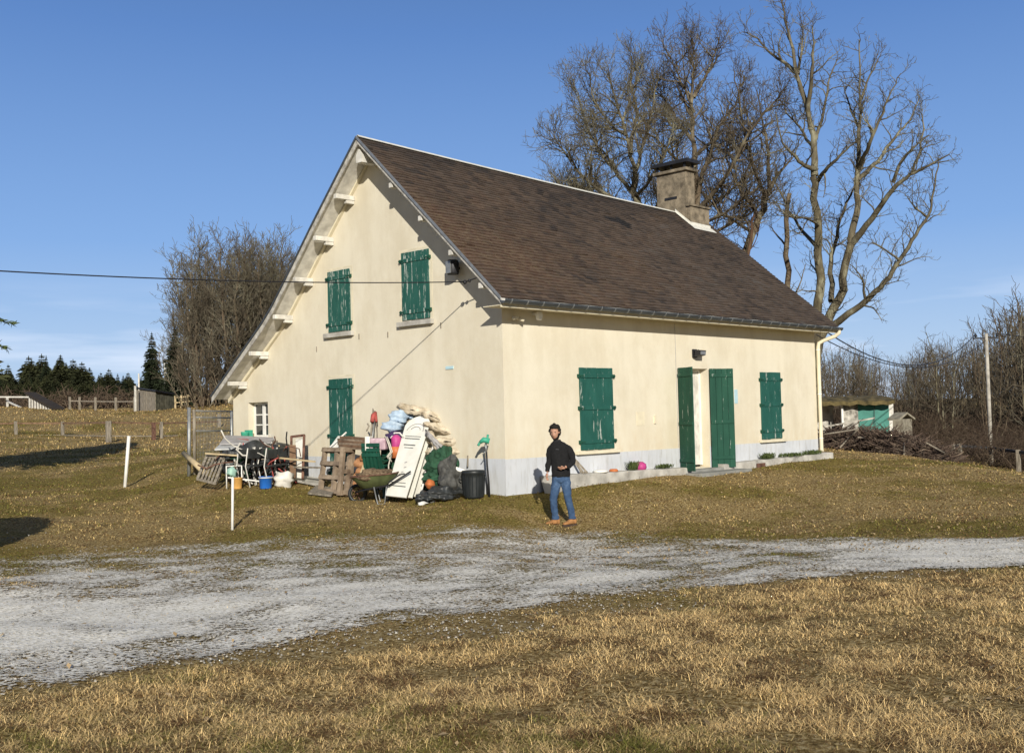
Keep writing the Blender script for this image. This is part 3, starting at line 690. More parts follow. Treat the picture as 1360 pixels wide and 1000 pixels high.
# ---- roof: real slates on two slopes
def slates(section, y_up, name):
    """section: list of (y,z) from eave to ridge; courses follow it"""
    L_ = [0]
    for p, q in zip(section, section[1:]): L_.append(L_[-1]+math.hypot(q[0]-p[0], q[1]-p[1]))
    tot = L_[-1]
    def S(s):
        s = min(max(s, 0), tot)
        for i in range(len(L_)-1):
            if s <= L_[i+1]+1e-9:
                t_ = (s-L_[i])/(L_[i+1]-L_[i]); p, q = section[i], section[i+1]
                d = Vector((0, q[0]-p[0], q[1]-p[1])).normalized()
                return Vector((0, p[0]+(q[0]-p[0])*t_, p[1]+(q[1]-p[1])*t_)), d
    expo = .115; rows = int(tot/expo); expo = tot/rows
    V_, F_, tone, moss = [], [], [], []
    sag = lambda x, s: -(ZR0-ZR1)*((x-RX0)/(RX1-RX0))*(s/tot) - .03*math.sin(math.pi*(x-RX0)/(RX1-RX0))*(s/tot) + .014*math.sin(x*1.9+1.1*s)*math.sin(s*1.3+x*.6)*min(1, s/tot*4)*min(1, (tot-s)*2) + .006*math.sin(x*7.1+s*2.3)
    for r in range(rows):
        s0 = r*expo; wd = .215; off = (r % 2)*wd/2; x = RX0-off
        while x < RX1-.001:
            xa = max(x, RX0); xb = min(x+wd*random.uniform(.93,1.07), RX1); x = x+wd
            xb = min(xb, x-.004, RX1) if x < RX1 else RX1
            if xb-xa < .03: continue
            lift = .026+random.uniform(-.004,.008); j = random.uniform(-.008,.008)
            if random.random() < .012: lift += .02
            p0, d = S(max(0, s0-.02+j)); p1, d1 = S(min(tot, s0+expo*1.02))
            nrm = Vector((0, -d.z, d.y));
            if nrm.z < 0: nrm = -nrm
            b0 = len(V_)
            tl = random.uniform(-.003,.003)
            for (xx, p, h_, ss) in ((xa,p0,lift+tl,s0),(xb,p0,lift-tl,s0),(xb,p1,.006,s0+expo),(xa,p1,.006,s0+expo),(xa,p0,.004,s0),(xb,p0,.004,s0)):
                V_.append((xx, p.y+nrm.y*h_, p.z+nrm.z*h_+sag(xx, ss)))
            F_ += [(b0,b0+1,b0+2,b0+3),(b0+4,b0+5,b0+1,b0),(b0+5,b0+2,b0+1,b0+1),(b0+4,b0,b0+3,b0+3)]
            u = s0/tot; xm = (xa-RX0)/(RX1-RX0)
            f_ = float(fbm(np.array([xm*9.]), np.array([u*5.]), 2, 4)[0])
            tn = min(1, max(.12, .52+(f_-.5)*.7+random.uniform(-.30,.30)))
            if u > .80: tn *= max(.35, 1-(u-.80)*2.6)
            if abs(xm-.575)+abs(u-.745)*.9 < .045+random.uniform(-.012,.012): tn = 0.0
            ms = max(0, min(1, (1.0-xm*1.7)*(1.25-abs(u-.34)*2.1)+(f_-.5)*1.1+random.uniform(-.2,.2)))
            if tn == 0.0: ms = 0
            tone += [tn]*6; moss += [ms*.9]*6
    me_f = [tuple(dict.fromkeys(f)) for f in F_]
    me = bpy.data.meshes.new(name); me.from_pydata(V_, [], me_f)
    for k, arr in (('tone', tone), ('moss', moss)):
        a_ = me.attributes.new(k, 'FLOAT', 'POINT'); a_.data.foreach_set('value', arr)
    me.materials.append(M['slate']); o = bpy.data.objects.new(name, me); COL.objects.link(o); return o
def deck(section, flip):
    b = MB(); n = len(section); vs = []
    for xx in (RX0+.004, RX1-.004):
        for k in (0, 1):
            for (y, z) in section:
                tot = 1; f_ = (z-section[0][1])/(section[-1][1]-section[0][1]); sg = 0 if xx < 0 else -(ZR0-ZR1)*f_
                vs.append((xx, y, z+sg-(.075 if k else .012)-.035*(0 if abs(y-section[0][0])<1e-6 else f_)))
    q = lambda a, k, i: a*2*n+k*n+i
    fs = []
    for i in range(n-1):
        fs += [(q(0,0,i),q(1,0,i),q(1,0,i+1),q(0,0,i+1)), (q(0,1,i),q(0,1,i+1),q(1,1,i+1),q(1,1,i)),
               (q(0,0,i),q(0,0,i+1),q(0,1,i+1),q(0,1,i)), (q(1,0,i),q(1,1,i),q(1,1,i+1),q(1,0,i+1))]
    fs += [(q(0,0,0),q(0,1,0),q(1,1,0),q(1,0,0)), (q(0,0,n-1),q(1,0,n-1),q(1,1,n-1),q(0,1,n-1))]
    b.add(vs, fs); return b
right_sec = [(-.52,3.72),(YR,ZR0)]; left_sec = list(reversed(ROOF[1:]))
roof = slates(right_sec, True, 'roof'); roof.parent = house
tag(roof, 'front slope of brown mossy slates with a dark patch near the ridge')
roof2 = slates(left_sec, False, 'roof'); roof2.parent = house; tag(roof2, 'rear slope of slates sweeping down low past the gable')
deck(right_sec, 0).build('roof_boarding', M['dirty_white'], roof)
deck(left_sec, 1).build('roof_boarding', M['dirty_white'], roof2)
# ridge capping, thin bright zinc
b = MB(); n = 14
pts = [(RX0-.01+(10.95-RX0)*i/n, YR, ZR0-(ZR0-ZR1)*(i/n)*.9-.03*math.sin(math.pi*i/n*.9)+.035) for i in range(n+1)]
for p, q in zip(pts, pts[1:]):
    for s_ in (-1, 1):
        b.add([(p[0],p[1],p[2]+.03),(q[0],q[1],q[2]+.03),(q[0],q[1]+s_*.055,q[2]-.02),(p[0],p[1]+s_*.055,p[2]-.02)], [(0,1,2,3)])
b.build('ridge_cap', M['lead'], roof)
# verge boards (barge boards) along both rakes at the gable
def strip(section, x0, x1, dz_top, dz_bot, name, mat, parent=house):
    b = MB()
    for (ya, za), (yb, zb) in zip(section, section[1:]):
        vs = [(x0,ya,za+dz_bot),(x0,yb,zb+dz_bot),(x0,yb,zb+dz_top),(x0,ya,za+dz_top),(x1,ya,za+dz_bot),(x1,yb,zb+dz_bot),(x1,yb,zb+dz_top),(x1,ya,za+dz_top)]
        b.add(vs, [(0,3,2,1),(4,5,6,7),(0,1,5,4),(2,3,7,6),(0,4,7,3),(1,2,6,5)])
    return b.build(name, mat, parent)
strip(right_sec, -.545, -.52, -.01, -.115, 'bargeboard', M['barge'])
strip(ROOF[1:], -.545, -.52, -.01, -.155, 'bargeboard', M['barge'])
strip([(y, z) for y, z in right_sec], -.575, -.5455, .035, -.02, 'verge_flashing', M['galv'])
strip(ROOF[1:], -.575, -.5455, .035, -.02, 'verge_flashing', M['zinc'])
strip(ROOF[1:], -.075, -.002, -.068, -.17, 'wall_rafter', M['cream_trim'])
strip(right_sec, -.075, -.002, -.068, -.15, 'wall_rafter', M['cream_trim'])
# purlins
def purlin(y, z):
    b = MB(); b.prism([(-.06,-.035),(.06,-.035),(.06,.07),(-.06,.07)], (0,y,z), (0,1,0), (0,0,1), (1,0,0), -.50, -.004)
    b.prism([(-.045,-.11),(.045,-.11),(.045,-.035),(-.045,-.035)], (0,y,z), (0,1,0), (0,0,1), (1,0,0), -.22, -.004)
    b.build('purlin', M['dirty_white'], house, bevel=.01)
for (y, z) in [(4.57,6.42),(5.36,5.60),(6.18,4.76),(7.03,3.92+.05),(8.09,3.17),(9.07,2.48)]: purlin(y, z-.0)
for (y, z) in [(2.66,6.34),(1.76,5.52),(.88,4.72),(.06,3.99)]: purlin(y, z)
b = MB(); b.prism([(-.10,-.16),(.10,-.16),(.10,.0),(0,.13),(-.10,.0)], (0,YR,7.18), (0,1,0), (0,0,1), (1,0,0), -.50, -.004); b.build('purlin', M['dirty_white'], house)
# eaves: soffit, fascia, gutter, downpipe
b = MB(); b.box((-.50,-.48,3.585),(12.36,-.004,3.60)); b.build('soffit', M['cream_trim'], house)
b = MB(); b.box((-.52,-.505,3.55),(12.40,-.48,3.66)); b.build('fascia', M['cream_trim'], house)
b = MB(); n = 12; prof = [(-.585+.075*math.cos(a), 3.685+.075*math.sin(a)) for a in [math.pi*(1+i/8) for i in range(9)]]
prof += [(p[0]+(.006 if p[0] < -.585 else -.006), p[1]+.006) for p in reversed(prof)]
xs_ = [-.56, 3, 6, 9, 12.44]
b.prism(prof, (0,0,0), (0,1,0), (0,0,1), (1,0,0), -.56, 12.44)
gut = b.build('gutter', M['zinc'], house)
b = MB()
for i in range(30):
    xx = -.4+i*.435
    pr = [(-.585+.083*math.cos(a), 3.685+.083*math.sin(a)) for a in [math.pi*(1+k/8) for k in range(9)]]; pr += [(p[0]*1.0+(.010 if p[0] < -.585 else -.010)*0, p[1]+.010) for p in reversed(pr)]
    b = MB(); b.prism(pr, (0,0,0), (0,1,0), (0,0,1), (1,0,0), xx, xx+.03); b.build('gutter_bracket', M['galv'], gut)
b = MB(); pts = [(12.33,-.585,3.62),(12.33,-.585,3.55),(12.28,-.50,3.47),(12.17,-.20,3.36),(12.12,-.09,3.30),(12.105,-.07,3.18),(12.10,-.07,2.5),(12.10,-.07,.42),(12.10,-.09,.36)]
b.tube(pts, .052, 10); dp = b.build('downpipe', M['cream_trim'], house)
b = MB(); 
for z in (3.1,1.9,.7): b = MB(); b.lathe([(.058,0),(.058,.03)], 10, (12.10,-.07,z)); b.build('pipe_clip', M['white'], dp)
# ---- chimney
ch = MB(); ch.box((10.98,3.30,6.5),(11.42,4.34,8.47)); ch = ch.build('chimney', M['chimney'], house, bevel=.012)
b = MB(); b.box((10.99,3.17,6.45),(11.93,3.299,7.42)); b.box((11.421,3.299,6.45),(11.93,4.34,7.42)); b.build('shoulder', M['chimney'], ch, bevel=.01)
b = MB(); b.box((10.93,3.12,7.42),(12.0,3.285,7.475)); b.box((11.44,3.285,7.42),(12.0,4.38,7.475)); b.build('shoulder_cap', M['chimney'], ch, bevel=.01)
b = MB(); b.box((10.90,3.22,8.47),(11.50,4.42,8.56)); b.build('crown', M['chimney'], ch, bevel=.015)
b = MB()
for (x, y) in [(10.98,3.32),(11.38,3.32),(10.98,4.28),(11.38,4.28),(11.0,3.8)]: b.box((x,y,8.56),(x+.05,y+.05,8.70))
b.box((10.88,3.16,8.70),(11.52,4.46,8.80)); b.build('cowl', M['dark_metal'], ch)
b = MB(); b.box((10.962,3.62,7.70),(10.975,4.05,7.77)); b.build('vent_slot', M['dark_metal'], ch)
b = MB(); sl_ = (ZR0-3.72)/(YR+.52)
rz = lambda x, y: 3.72+sl_*(y+.52)-(ZR0-ZR1)*((x-RX0)/(RX1-RX0))*((y+.52)/(YR+.52))
def flash(x0, y0, x1, y1, wz):
    b.add([(x0,y0,rz(x0,y0)+.035),(x1,y1,rz(x1,y1)+.035),(x1,y1,rz(x1,y1)+wz),(x0,y0,rz(x0,y0)+wz)], [(0,1,2,3)])
flash(10.975,YR,10.975,3.15,.12); flash(10.975,3.15,11.95,3.15,.13); flash(11.95,3.15,11.95,YR,.12)
b.add([(10.90,3.68,rz(10.9,3.68)+.05),(10.90,3.05,rz(10.9,3.05)+.05),(10.976,3.05,rz(10.98,3.05)+.055),(10.976,3.68,rz(10.98,3.68)+.055)], [(0,1,2,3)])
b.add([(10.90,2.98,rz(10.9,2.98)+.05),(12.02,2.98,rz(12.0,2.98)+.05),(12.02,3.15,rz(12.0,3.15)+.055),(10.90,3.15,rz(10.9,3.15)+.055)], [(0,1,2,3)])
b.build('flashing', M['lead'], ch)
# ---- lamps and cameras
b = MB(); b.box((6.27,-.04,2.78),(6.42,-.001,2.98)); b.tube([(6.35,-.04,2.93),(6.35,-.14,2.95)], .02, 6)
b.prism([(-.03,-.08),(.12,-.05),(.14,.06),(.0,.08)], (6.35,-.12,2.88), (0,-1,0), (0,0,1), (1,0,0), -.12, .12); la = b.build('wall_lamp', M['dark_metal'], house)
b = MB(); b.box((6.25,-.262,2.84),(6.45,-.250,2.92)); b.build('lens', M['galv'], la)
b = MB(); b.lathe([(.055,0),(.075,.08),(.07,.15),(.03,.17)], 12, (.88,-.16,3.40)); b.box((.85,-.16,3.50),(.91,-.001,3.55)); b.build('motion_sensor', M['white'], house)
b = MB(); b.tube([(.30,-.001,3.42),(.30,-.10,3.42)], .035, 8); b.tube([(.16,-.14,3.40),(.34,-.10,3.43)], .035, 8); b.tube([(.34,-.10,3.41),(.44,-.16,3.36)], .03, 8); b.build('security_camera', M['cream_trim'], house)
b = MB(); b.tube([(-.001,1.17,4.50),(-.10,1.17,4.50)], .03, 8); b.lathe([(.11,-.14),(.125,-.10),(.125,.10),(.10,.15)], 14, (-.17,1.17,4.50)); fl = b.build('floodlight', M['dark_metal'], house)
b = MB(); b.box((-.305,1.10,4.38),(-.285,1.24,4.62)); b.build('lens', M['galv'], fl)
b = MB(); b.tube([(-.53,.10,4.16),(-.56,.45,4.10)], .012, 6); b.lathe([(.02,-.04),(.035,-.02),(.035,.02),(.02,.04)], 8, (-.56,.42,4.10)); b.lathe([(.02,-.03),(.03,0),(.02,.03)], 8, (-.55,.30,4.12)); b.build('cable_bracket', M['dark_metal'], house)

# things resting on the ledge
def on_ledge(name, label, cat, mb, mat): return tag(mb.build(name, mat), label, cat)
b = MB(); b.lathe([(.10,0),(.13,.05),(.12,.13),(.05,.18)], 14, (4.14-.15,-.16,.29)); on_ledge('ball', 'deep pink round toy on the concrete ledge by the weeds', 'toy', b, M['magenta'])
b = MB(); b.lathe([(.09,0),(.10,.03),(.07,.06)], 12, (3.05,-.17,.305)); on_ledge('dish', 'small orange dish on the concrete ledge below the wide shutter', 'dish', b, M['orange'])
b = MB(); b.lathe([(.15,0),(.16,.03),(.09,.055)], 12, (2.62,-.17,.315)); on_ledge('dish', 'small white dish on the ledge left of the orange one', 'dish', b, M['white'])
b = MB(); b.bar((2.02,-.22,.33),(1.80,-.03,.72),.03,.05); b.bar((2.12,-.24,.33),(1.90,-.03,.68),.03,.04); b.bar((1.94,-.2,.36),(2.12,-.22,.34),.04,.04); on_ledge('broken_frame', 'small broken wooden frame leaning on the wall behind the man', 'frame', b, M['grey_wood'])
def tuft(x, y, z, r, h, n, label, seed):
    R_ = random.Random(seed); b = MB()
    for _ in range(n):
        a = R_.uniform(0, 6.28); d = R_.uniform(0, r); p = Vector((x+math.cos(a)*d, y+math.sin(a)*d*.4, z)); l_ = R_.uniform(.4, 1)*h; t_ = R_.uniform(0, 6.28)
        q = p+Vector((math.cos(t_)*l_*.6, math.sin(t_)*l_*.4, l_)); s_ = Vector((-math.sin(t_), math.cos(t_), 0))*.012
        mdd = p.lerp(q, .55)+Vector((0,0,l_*.1)); b.add([p, mdd-s_, q, mdd+s_], [(0,1,2,3)])
    tag(b.build('weed', M['leaf_green']), label, 'plant')
tuft(3.72,-.16,.30,.16,.22,160,'leafy weed beside the pink toy on the ledge',1)
tuft(4.85,-.16,.28,.30,.12,170,'low green weed on the ledge left of the door',2)
tuft(9.15,-.18,.29,.28,.18,260,'bushy weed under the narrow shutter on the ledge',3)
tuft(10.3,-.18,.30,.55,.12,300,'long low weeds growing along the ledge',4)
tuft(11.4,-.18,.31,.4,.14,240,'green weeds near the foot of the downpipe',5)

# ================================================================== BARE TREES
M['scrub'] = bark('scrub_brown', (.040,.028,.020), (.085,.060,.042), (.14,.11,.075), 1.3)
class Branches:
    """limbs thick enough to see as tubes, everything thinner as 3-sided tapered segments"""
    def __init__(s, seed): s.R = random.Random(seed); s.thick = MB(); s.trunk = MB(); s.seg = []
    def limb(s, pts, r0, r1, trunk=False, sub=4, gn=.5):
        """smooth gnarled path through pts; returns sampled (points, radii)"""
        P_ = [Vector(p) for p in pts]; out = []; n = len(P_)
        for i in range(n-1):
            p0 = P_[max(i-1,0)]; p1 = P_[i]; p2 = P_[i+1]; p3 = P_[min(i+2,n-1)]
            for k in range(sub):
                t = k/sub; out.append(.5*((2*p1)+(p2-p0)*t+(2*p0-5*p1+4*p2-p3)*t*t+(3*p1-p0-3*p2+p3)*t**3))
        out.append(P_[-1]); m_ = len(out); L_ = sum((out[i+1]-out[i]).length for i in range(m_-1))
        rad = [r0+(r1-r0)*(i/(m_-1))**.8 for i in range(m_)]
        a = L_/m_*.16*gn
        out = [p if i in (0,) else p+Vector((s.R.gauss(0,a),s.R.gauss(0,a),s.R.gauss(0,a*.5))) for i, p in enumerate(out)]
        s.emit(out, rad, trunk); return out, rad
    def emit(s, pts, rad, trunk=False):
        if trunk: s.trunk.tube(pts, rad, 9)
        elif rad[0] > .035: s.thick.tube(pts, rad, 6 if rad[0] > .07 else 5, cap=False)
        else:
            for i in range(len(pts)-1): s.seg.append((*pts[i], *pts[i+1], rad[i], rad[i+1]))
    def grow(s, pts, rad, lvl, P):
        """spawn side branches along a limb"""
        if lvl >= P['levels']: return
        R_ = s.R; n = len(pts); L_ = sum((pts[i+1]-pts[i]).length for i in range(n-1))
        cnt = max(2, int(L_*P['dens'][lvl]*R_.uniform(.8,1.2))); cnt = min(cnt, P.get('cap', 99))
        for c in range(cnt):
            t = P['start'][lvl]+(1-P['start'][lvl])*((c+R_.random())/cnt); f = t*(n-1); i = min(int(f), n-2)
            p = pts[i].lerp(pts[i+1], f-i); r = rad[i]+(rad[i+1]-rad[i])*(f-i)
            d = (pts[i+1]-pts[i]).normalized(); ax = d.orthogonal().normalized(); ax.rotate(Matrix.Rotation(R_.uniform(0,6.283), 3, d))
            ang = math.radians(R_.uniform(*P['ang'])); nd = d*math.cos(ang)+ax*math.sin(ang)
            nd.z += P['up']*R_.uniform(.4,1.3); nd.normalize()
            ln = P['len'][lvl]*R_.uniform(.45,1.15)*(1.12-.55*t); rr_ = max(P['rmin'], min(r*.72, ln*P['thin'][lvl]))
            k = P['segs'][lvl]; q = [p]; dd_ = nd.copy()
            for j in range(k):
                dd_ = (dd_+Vector((R_.gauss(0,1),R_.gauss(0,1),R_.gauss(0,1)))*P['gnarl']+Vector((0,0,P['curl']))).normalized(); q.append(q[-1]+dd_*(ln/k))
            ra = [rr_+(P['rmin']*.7-rr_)*(j/k) for j in range(k+1)]
            s.emit(q, ra); s.grow(q, ra, lvl+1, P)
    def build(s, root, bark_, twig, extra=None):
        if s.trunk.v: s.trunk.build('trunk', bark_, root)
        V_ = [np.array(s.thick.v).reshape(-1,3)]; F4 = [np.array(s.thick.f, int).reshape(-1,4)] if s.thick.f else []
        A = np.array(s.seg); F3 = None
        if len(A):
            a = A[:,:3]; b = A[:,3:6]; d = b-a; d /= np.linalg.norm(d, axis=1)[:,None]+1e-9
            ref = np.where(np.abs(d[:,2:3]) < .9, [[0,0,1.]], [[1.,0,0]]); u = np.cross(d, ref); u /= np.linalg.norm(u, axis=1)[:,None]; v = np.cross(u, d)
            R3 = []
            for pnt, r in ((a, A[:,6]), (b, A[:,7])):
                for j in range(3):
                    t = 2.0944*j; R3.append(pnt+(u*math.cos(t)+v*math.sin(t))*r[:,None])
            W_ = np.stack(R3, 1); k = len(V_[0])+np.arange(len(A))*6
            for j in range(3): F4.append(np.stack([k+j, k+(j+1)%3, k+3+(j+1)%3, k+3+j], -1))
            V_.append(W_.reshape(-1,3))
        o = np_mesh('crown', np.concatenate(V_), np.concatenate(F4), None, twig, None, True, root); return o

OAK = dict(levels=3, dens=[3.6,4.8,4.8], start=[.18,.12,.15], ang=(28,75), up=.25, len=[1.45,.72,.34], thin=[.026,.020,.018], segs=[5,4,3], gnarl=.26, curl=.07, rmin=.008)
def px_limb(B, spec, D, w0, w1, trunk=False, dd=0, gn=.5):
    n = len(spec); pts = []
    for i, s_ in enumerate(spec):
        d = D+(s_[2] if len(s_) > 2 else dd*i/(n-1)); pts.append(at(s_[0], s_[1], d))
    return B.limb(pts, w0*.44*D/FPX, w1*(.40 if trunk else .24)*D/FPX, trunk, 4, gn*1.0)
def oak(D, base, label, trunks, limbs, P, seed, bark_, twig, group=None):
    bx, by = flat(base, D); gz = G(bx, by)
    root = empty('bare_tree', (bx,by,gz), label, 'tree', group); B = Branches(seed)
    for spec, w0, w1 in trunks:
        p, r = px_limb(B, spec, D, w0, w1, True); 
        n = len(p); B.grow(p[n//3:], r[n//3:], 0, dict(P, dens=[P['dens'][0]*.7]+P['dens'][1:]))
    for spec, w0, w1 in limbs:
        p, r = px_limb(B, spec, D, w0, w1); B.grow(p, r, 0, P)
    return B.build(root, bark_, twig), root

# right hand pair of oaks: limbs follow the real ones, each at its own distance
D1 = 42.0
oak(D1, 1076, 'tall lichen covered bare oak directly behind the right end of the roof',
    [([(1076,600),(1081,500),(1085,430),(1087,370),(1086,300),(1082,234)], 18, 11)],
    [([(1082,234,0),(1081,189,.2),(1073,148,.3),(1060,99,.6),(1050,55,.8),(1042,18,.8),(1037,0,.9)], 13, 3),
     ([(1073,148,.3),(1078,100,-.3),(1080,68,-.5),(1079,34,-.7)], 8, 2.5),
     ([(1060,99,.6),(1040,82,1.4),(1024,72,1.8),(1006,52,2),(988,43,2.2)], 7, 2.5),
     ([(1084,225,0),(1068,220,-.6),(1055,207,-1),(1040,190,-1.5),(1030,150,-2)], 8, 3),
     ([(1086,240,0),(1100,222,-1),(1120,203,-1.5),(1136,188,-2)], 8, 3),
     ([(1081,189,.2),(1092,160,1),(1100,110,1.2),(1112,78,1.5)], 7, 2.5),
     ([(1080,200,.2),(1062,170,2),(1045,150,3),(1032,120,3.4)], 6, 2.2),
     ([(1087,330,0),(1060,300,2),(1040,262,3),(1028,235,3.2)], 7, 2.5),
     ([(1087,300,0),(1070,290,-2),(1052,290,-3),(1036,280,-3.5)], 5, 2),
     ([(1060,99,.6),(1066,60,1),(1064,28,1.2)], 6, 2)], OAK, 3, M['bark_oak'], M['twig_oak'])
oak(D1+1, 1066, 'bare oak with wide arching limbs at the right of the roof end',
    [([(1066,600),(1078,500),(1096,436),(1117,385),(1130,324)], 19, 12)],
    [([(1130,324,0),(1138,270,.2),(1139,225,.3),(1142,160,.5),(1143,135,.5),(1141,54,.5)], 13, 3.5),
     ([(1140,225,.3),(1156,190,-1),(1170,155,-1.4),(1180,130,-1.7),(1196,98,-2)], 8, 2.5),
     ([(1139,240,.3),(1165,214,1.5),(1190,180,2.2),(1208,160,2.6),(1222,128,3)], 8, 2.5),
     ([(1131,324,0),(1158,290,-1),(1186,252,-2),(1210,232,-2.5),(1234,220,-3),(1261,205,-3.2)], 11, 3),
     ([(1186,243,-2),(1196,216,-2.3),(1214,196,-2.5),(1234,180,-2.7)], 6, 2),
     ([(1094,440,0),(1120,422,-.8),(1150,400,-1.4),(1175,375,-2),(1195,346,-2.4),(1216,312,-2.8),(1231,288,-3),(1240,255,-3),(1247,214,-3.1)], 12, 3),
     ([(1104,400,0),(1103,350,1.5),(1110,315,2),(1120,280,2.3),(1138,240,3),(1150,205,3.2)], 9, 3),
     ([(1142,135,.5),(1156,100,.8),(1170,72,1)], 5, 2), ([(1141,170,.5),(1128,140,1.5),(1120,112,2)], 5, 2),
     ([(1195,346,-2.4),(1180,335,-3),(1165,325,-3.5),(1158,322,-3.6)], 4, 2), ([(1150,400,-1.4),(1145,370,-2),(1130,352,-2.6)], 5, 2),
     ([(1231,288,-3),(1215,275,-3.4),(1205,262,-3.8)], 4, 2), ([(1210,232,-2.5),(1222,200,-2),(1226,165,-1.8),(1222,148,-1.6)], 5, 2)], OAK, 5, M['bark_oak'], M['twig_oak'])
BUSHY = dict(OAK, dens=[5.2,5.8,5.6], len=[2.0,1.0,.48], gnarl=.22, up=.3, rmin=.008)
oak(46, 930, 'broad bare oak rising behind the chimney', [([(925,560),(925,400),(924,290),(923,220)], 22, 12)],
    [([(923,220),(920,170,.5),(918,130,.6),(921,90,.8),(918,55,1)], 9, 2.5),
     ([(922,190),(900,160,1.5),(880,130,2),(858,112,3)], 7, 2.5), ([(925,230),(900,215,-2),(878,190,-3),(850,172,-4)], 7, 2.5),
     ([(924,260),(940,215,1),(955,170,1.5),(975,140,2),(990,100,2.3)], 8, 2.5), ([(925,280),(960,240,-1),(990,185,-2),(1015,150,-2.5),(1040,122,-3)], 8, 2.5),
     ([(922,150,.5),(905,110,.5),(892,80,.6),(880,60,.6)], 5, 2), ([(922,130,.6),(940,95,1),(950,70,1),(955,50,1)], 5, 2),
     ([(924,280),(950,270,3),(985,240,4),(1010,220,5)], 7, 2.5), ([(924,290),(890,270,3),(865,250,4)], 7, 2.5), ([(925,330),(965,300,2),(1000,280,3),(1030,250,3.5)], 7, 2.5), ([(925,300),(960,285,-2),(990,262,-3),(1012,245,-3.5)], 6, 2.2),
     ([(923,210),(945,190,3),(965,205,4),(985,180,5)], 6, 2)], BUSHY, 8, M['bark_brown'], M['twig_brown'])
oak(45, 845, 'pale bare tree left of the chimney with a low spreading crown', [([(850,600),(850,400),(848,290),(843,230)], 18, 10)],
    [([(843,230),(832,180,.5),(820,140,.6),(806,95,.8)], 8, 2.5), ([(845,260),(815,225,1.5),(790,190,2),(775,150,3),(762,105,3)], 7, 2.5),
     ([(846,280),(800,255,-1),(772,232,-2),(748,200,-2.5),(735,180,-3)], 7, 2.5), ([(846,290),(810,275,2),(770,262,3),(750,252,4),(738,240,4)], 6, 2.5),
     ([(844,240),(855,190,1),(865,150,1.5),(875,100,2)], 7, 2.5), ([(845,260),(870,230,-2),(885,200,-3),(895,160,-3.4)], 6, 2.5),
     ([(846,300),(800,285,2),(768,280,3),(745,264,3.5)], 6, 2.5), ([(848,300),(880,270,2),(900,240,3)], 6, 2.5), ([(846,320),(815,300,-1),(785,270,-1.6),(752,262,-2)], 6, 2.2),
     ([(838,205),(845,150,2),(838,110,2.5),(842,75,3)], 6, 2), ([(832,180,.5),(810,165,-1),(790,135,-2),(782,95,-2.4)], 5, 2), ([(820,230,1.5),(800,200,-1.5),(785,180,-2)], 5, 2)],
    BUSHY, 12, M['bark_oak'], M['twig_oak'])
oak(48, 1015, 'leaning bare tree between the chimney and the tall oaks', [([(975,560),(985,400),(990,335),(1008,290),(1022,252)], 16, 10)],
    [([(1022,252),(1035,230,.5),(1055,207,1)], 8, 3), ([(1022,252),(1020,200,1.5),(1012,160,2),(1005,120,3)], 7, 2.5), ([(1010,290),(985,255,-1),(970,225,-2),(960,190,-2.5)], 7, 2.5),
     ([(1000,310),(970,290,2),(945,270,3),(935,250,3)], 6, 2.5), ([(1018,265),(1000,215,-2),(985,160,-3),(975,95,-3)], 7, 2.5)], dict(BUSHY, dens=[3.6,4.6,4.8]), 17, M['bark_brown'], M['twig_brown'])
SNAG = dict(OAK, dens=[1.3,2,2], len=[1.1,.5,.25], levels=2)
oak(44, 1047, 'thin broken tree trunk just left of the tall oak', [([(1046,600),(1047,430),(1046,340),(1047,258)], 12, 7)], [([(1047,330),(1030,310,1),(1022,300,1)], 4, 2), ([(1047,400),(1062,380,1),(1070,350,1)], 4, 2)], SNAG, 21, M['bark_brown'], M['twig_brown'])
oak(38, 990, 'short reddish leaning dead stem rising over the roof slope', [([(975,600),(985,420),(994,335),(1000,285)], 9, 4)], [([(994,335),(1004,320,.3),(1008,300,.4)], 2.5, 1.5)], SNAG, 23, M['bramble'], M['bramble'])

# generic bare trees built once at life size, then copied
def proto_tree(name, label, cat, group, seed, H, stems, P, bark_, twig, spread=.25, r0=.16, limbs=9, lean=0):
    R_ = random.Random(seed); root = empty(name, (0,0,0), label, cat, group); B = Branches(seed)
    for s_ in range(stems):
        a = R_.uniform(0, 6.28); o_ = Vector((math.cos(a), math.sin(a), 0))*(.0 if stems == 1 else R_.uniform(.1, .5)*spread*4)
        h = H*R_.uniform(.8, 1.0); tip = o_+Vector((math.cos(a)*h*spread*R_.uniform(.2,.8), math.sin(a)*h*spread*R_.uniform(.2,.8), h))
        pts = [o_*.5-Vector((0,0,.3)), o_.lerp(tip, .3)+Vector((R_.gauss(0,.15),R_.gauss(0,.15),0)), o_.lerp(tip, .65)+Vector((R_.gauss(0,.2),R_.gauss(0,.2),0)), tip]
        rr_ = r0*R_.uniform(.7,1.1)/max(1, stems**.3); p, r = B.limb(pts, rr_, .02, True)
        n = len(p)
        for k in range(max(3, int(limbs/stems**.5))):
            t = R_.uniform(.22, .9); i = int(t*(n-1)); a2 = R_.uniform(0, 6.28); l_ = H*R_.uniform(.18,.34)*(1.25-t)*(1+spread)
            d = Vector((math.cos(a2), math.sin(a2), R_.uniform(.5,1.3))).normalized(); q = [p[i]]
            for j in range(4):
                d = (d+Vector((R_.gauss(0,.2),R_.gauss(0,.2),R_.gauss(0,.1)+.12))).normalized(); q.append(q[-1]+d*l_/4)
            q, rq = B.limb(q, max(r[i]*.55,.03), .015, False, 2); B.grow(q, rq, 0, P)
        B.grow(p[n//4:], r[n//4:], 0, P)
    B.build(root, bark_, twig); return root
FARP = dict(levels=2, dens=[2.2,2.8], start=[.1,.1], ang=(25,65), up=.35, len=[1.9,.85], thin=[.020,.018], segs=[4,3], gnarl=.2, curl=.06, rmin=.013)
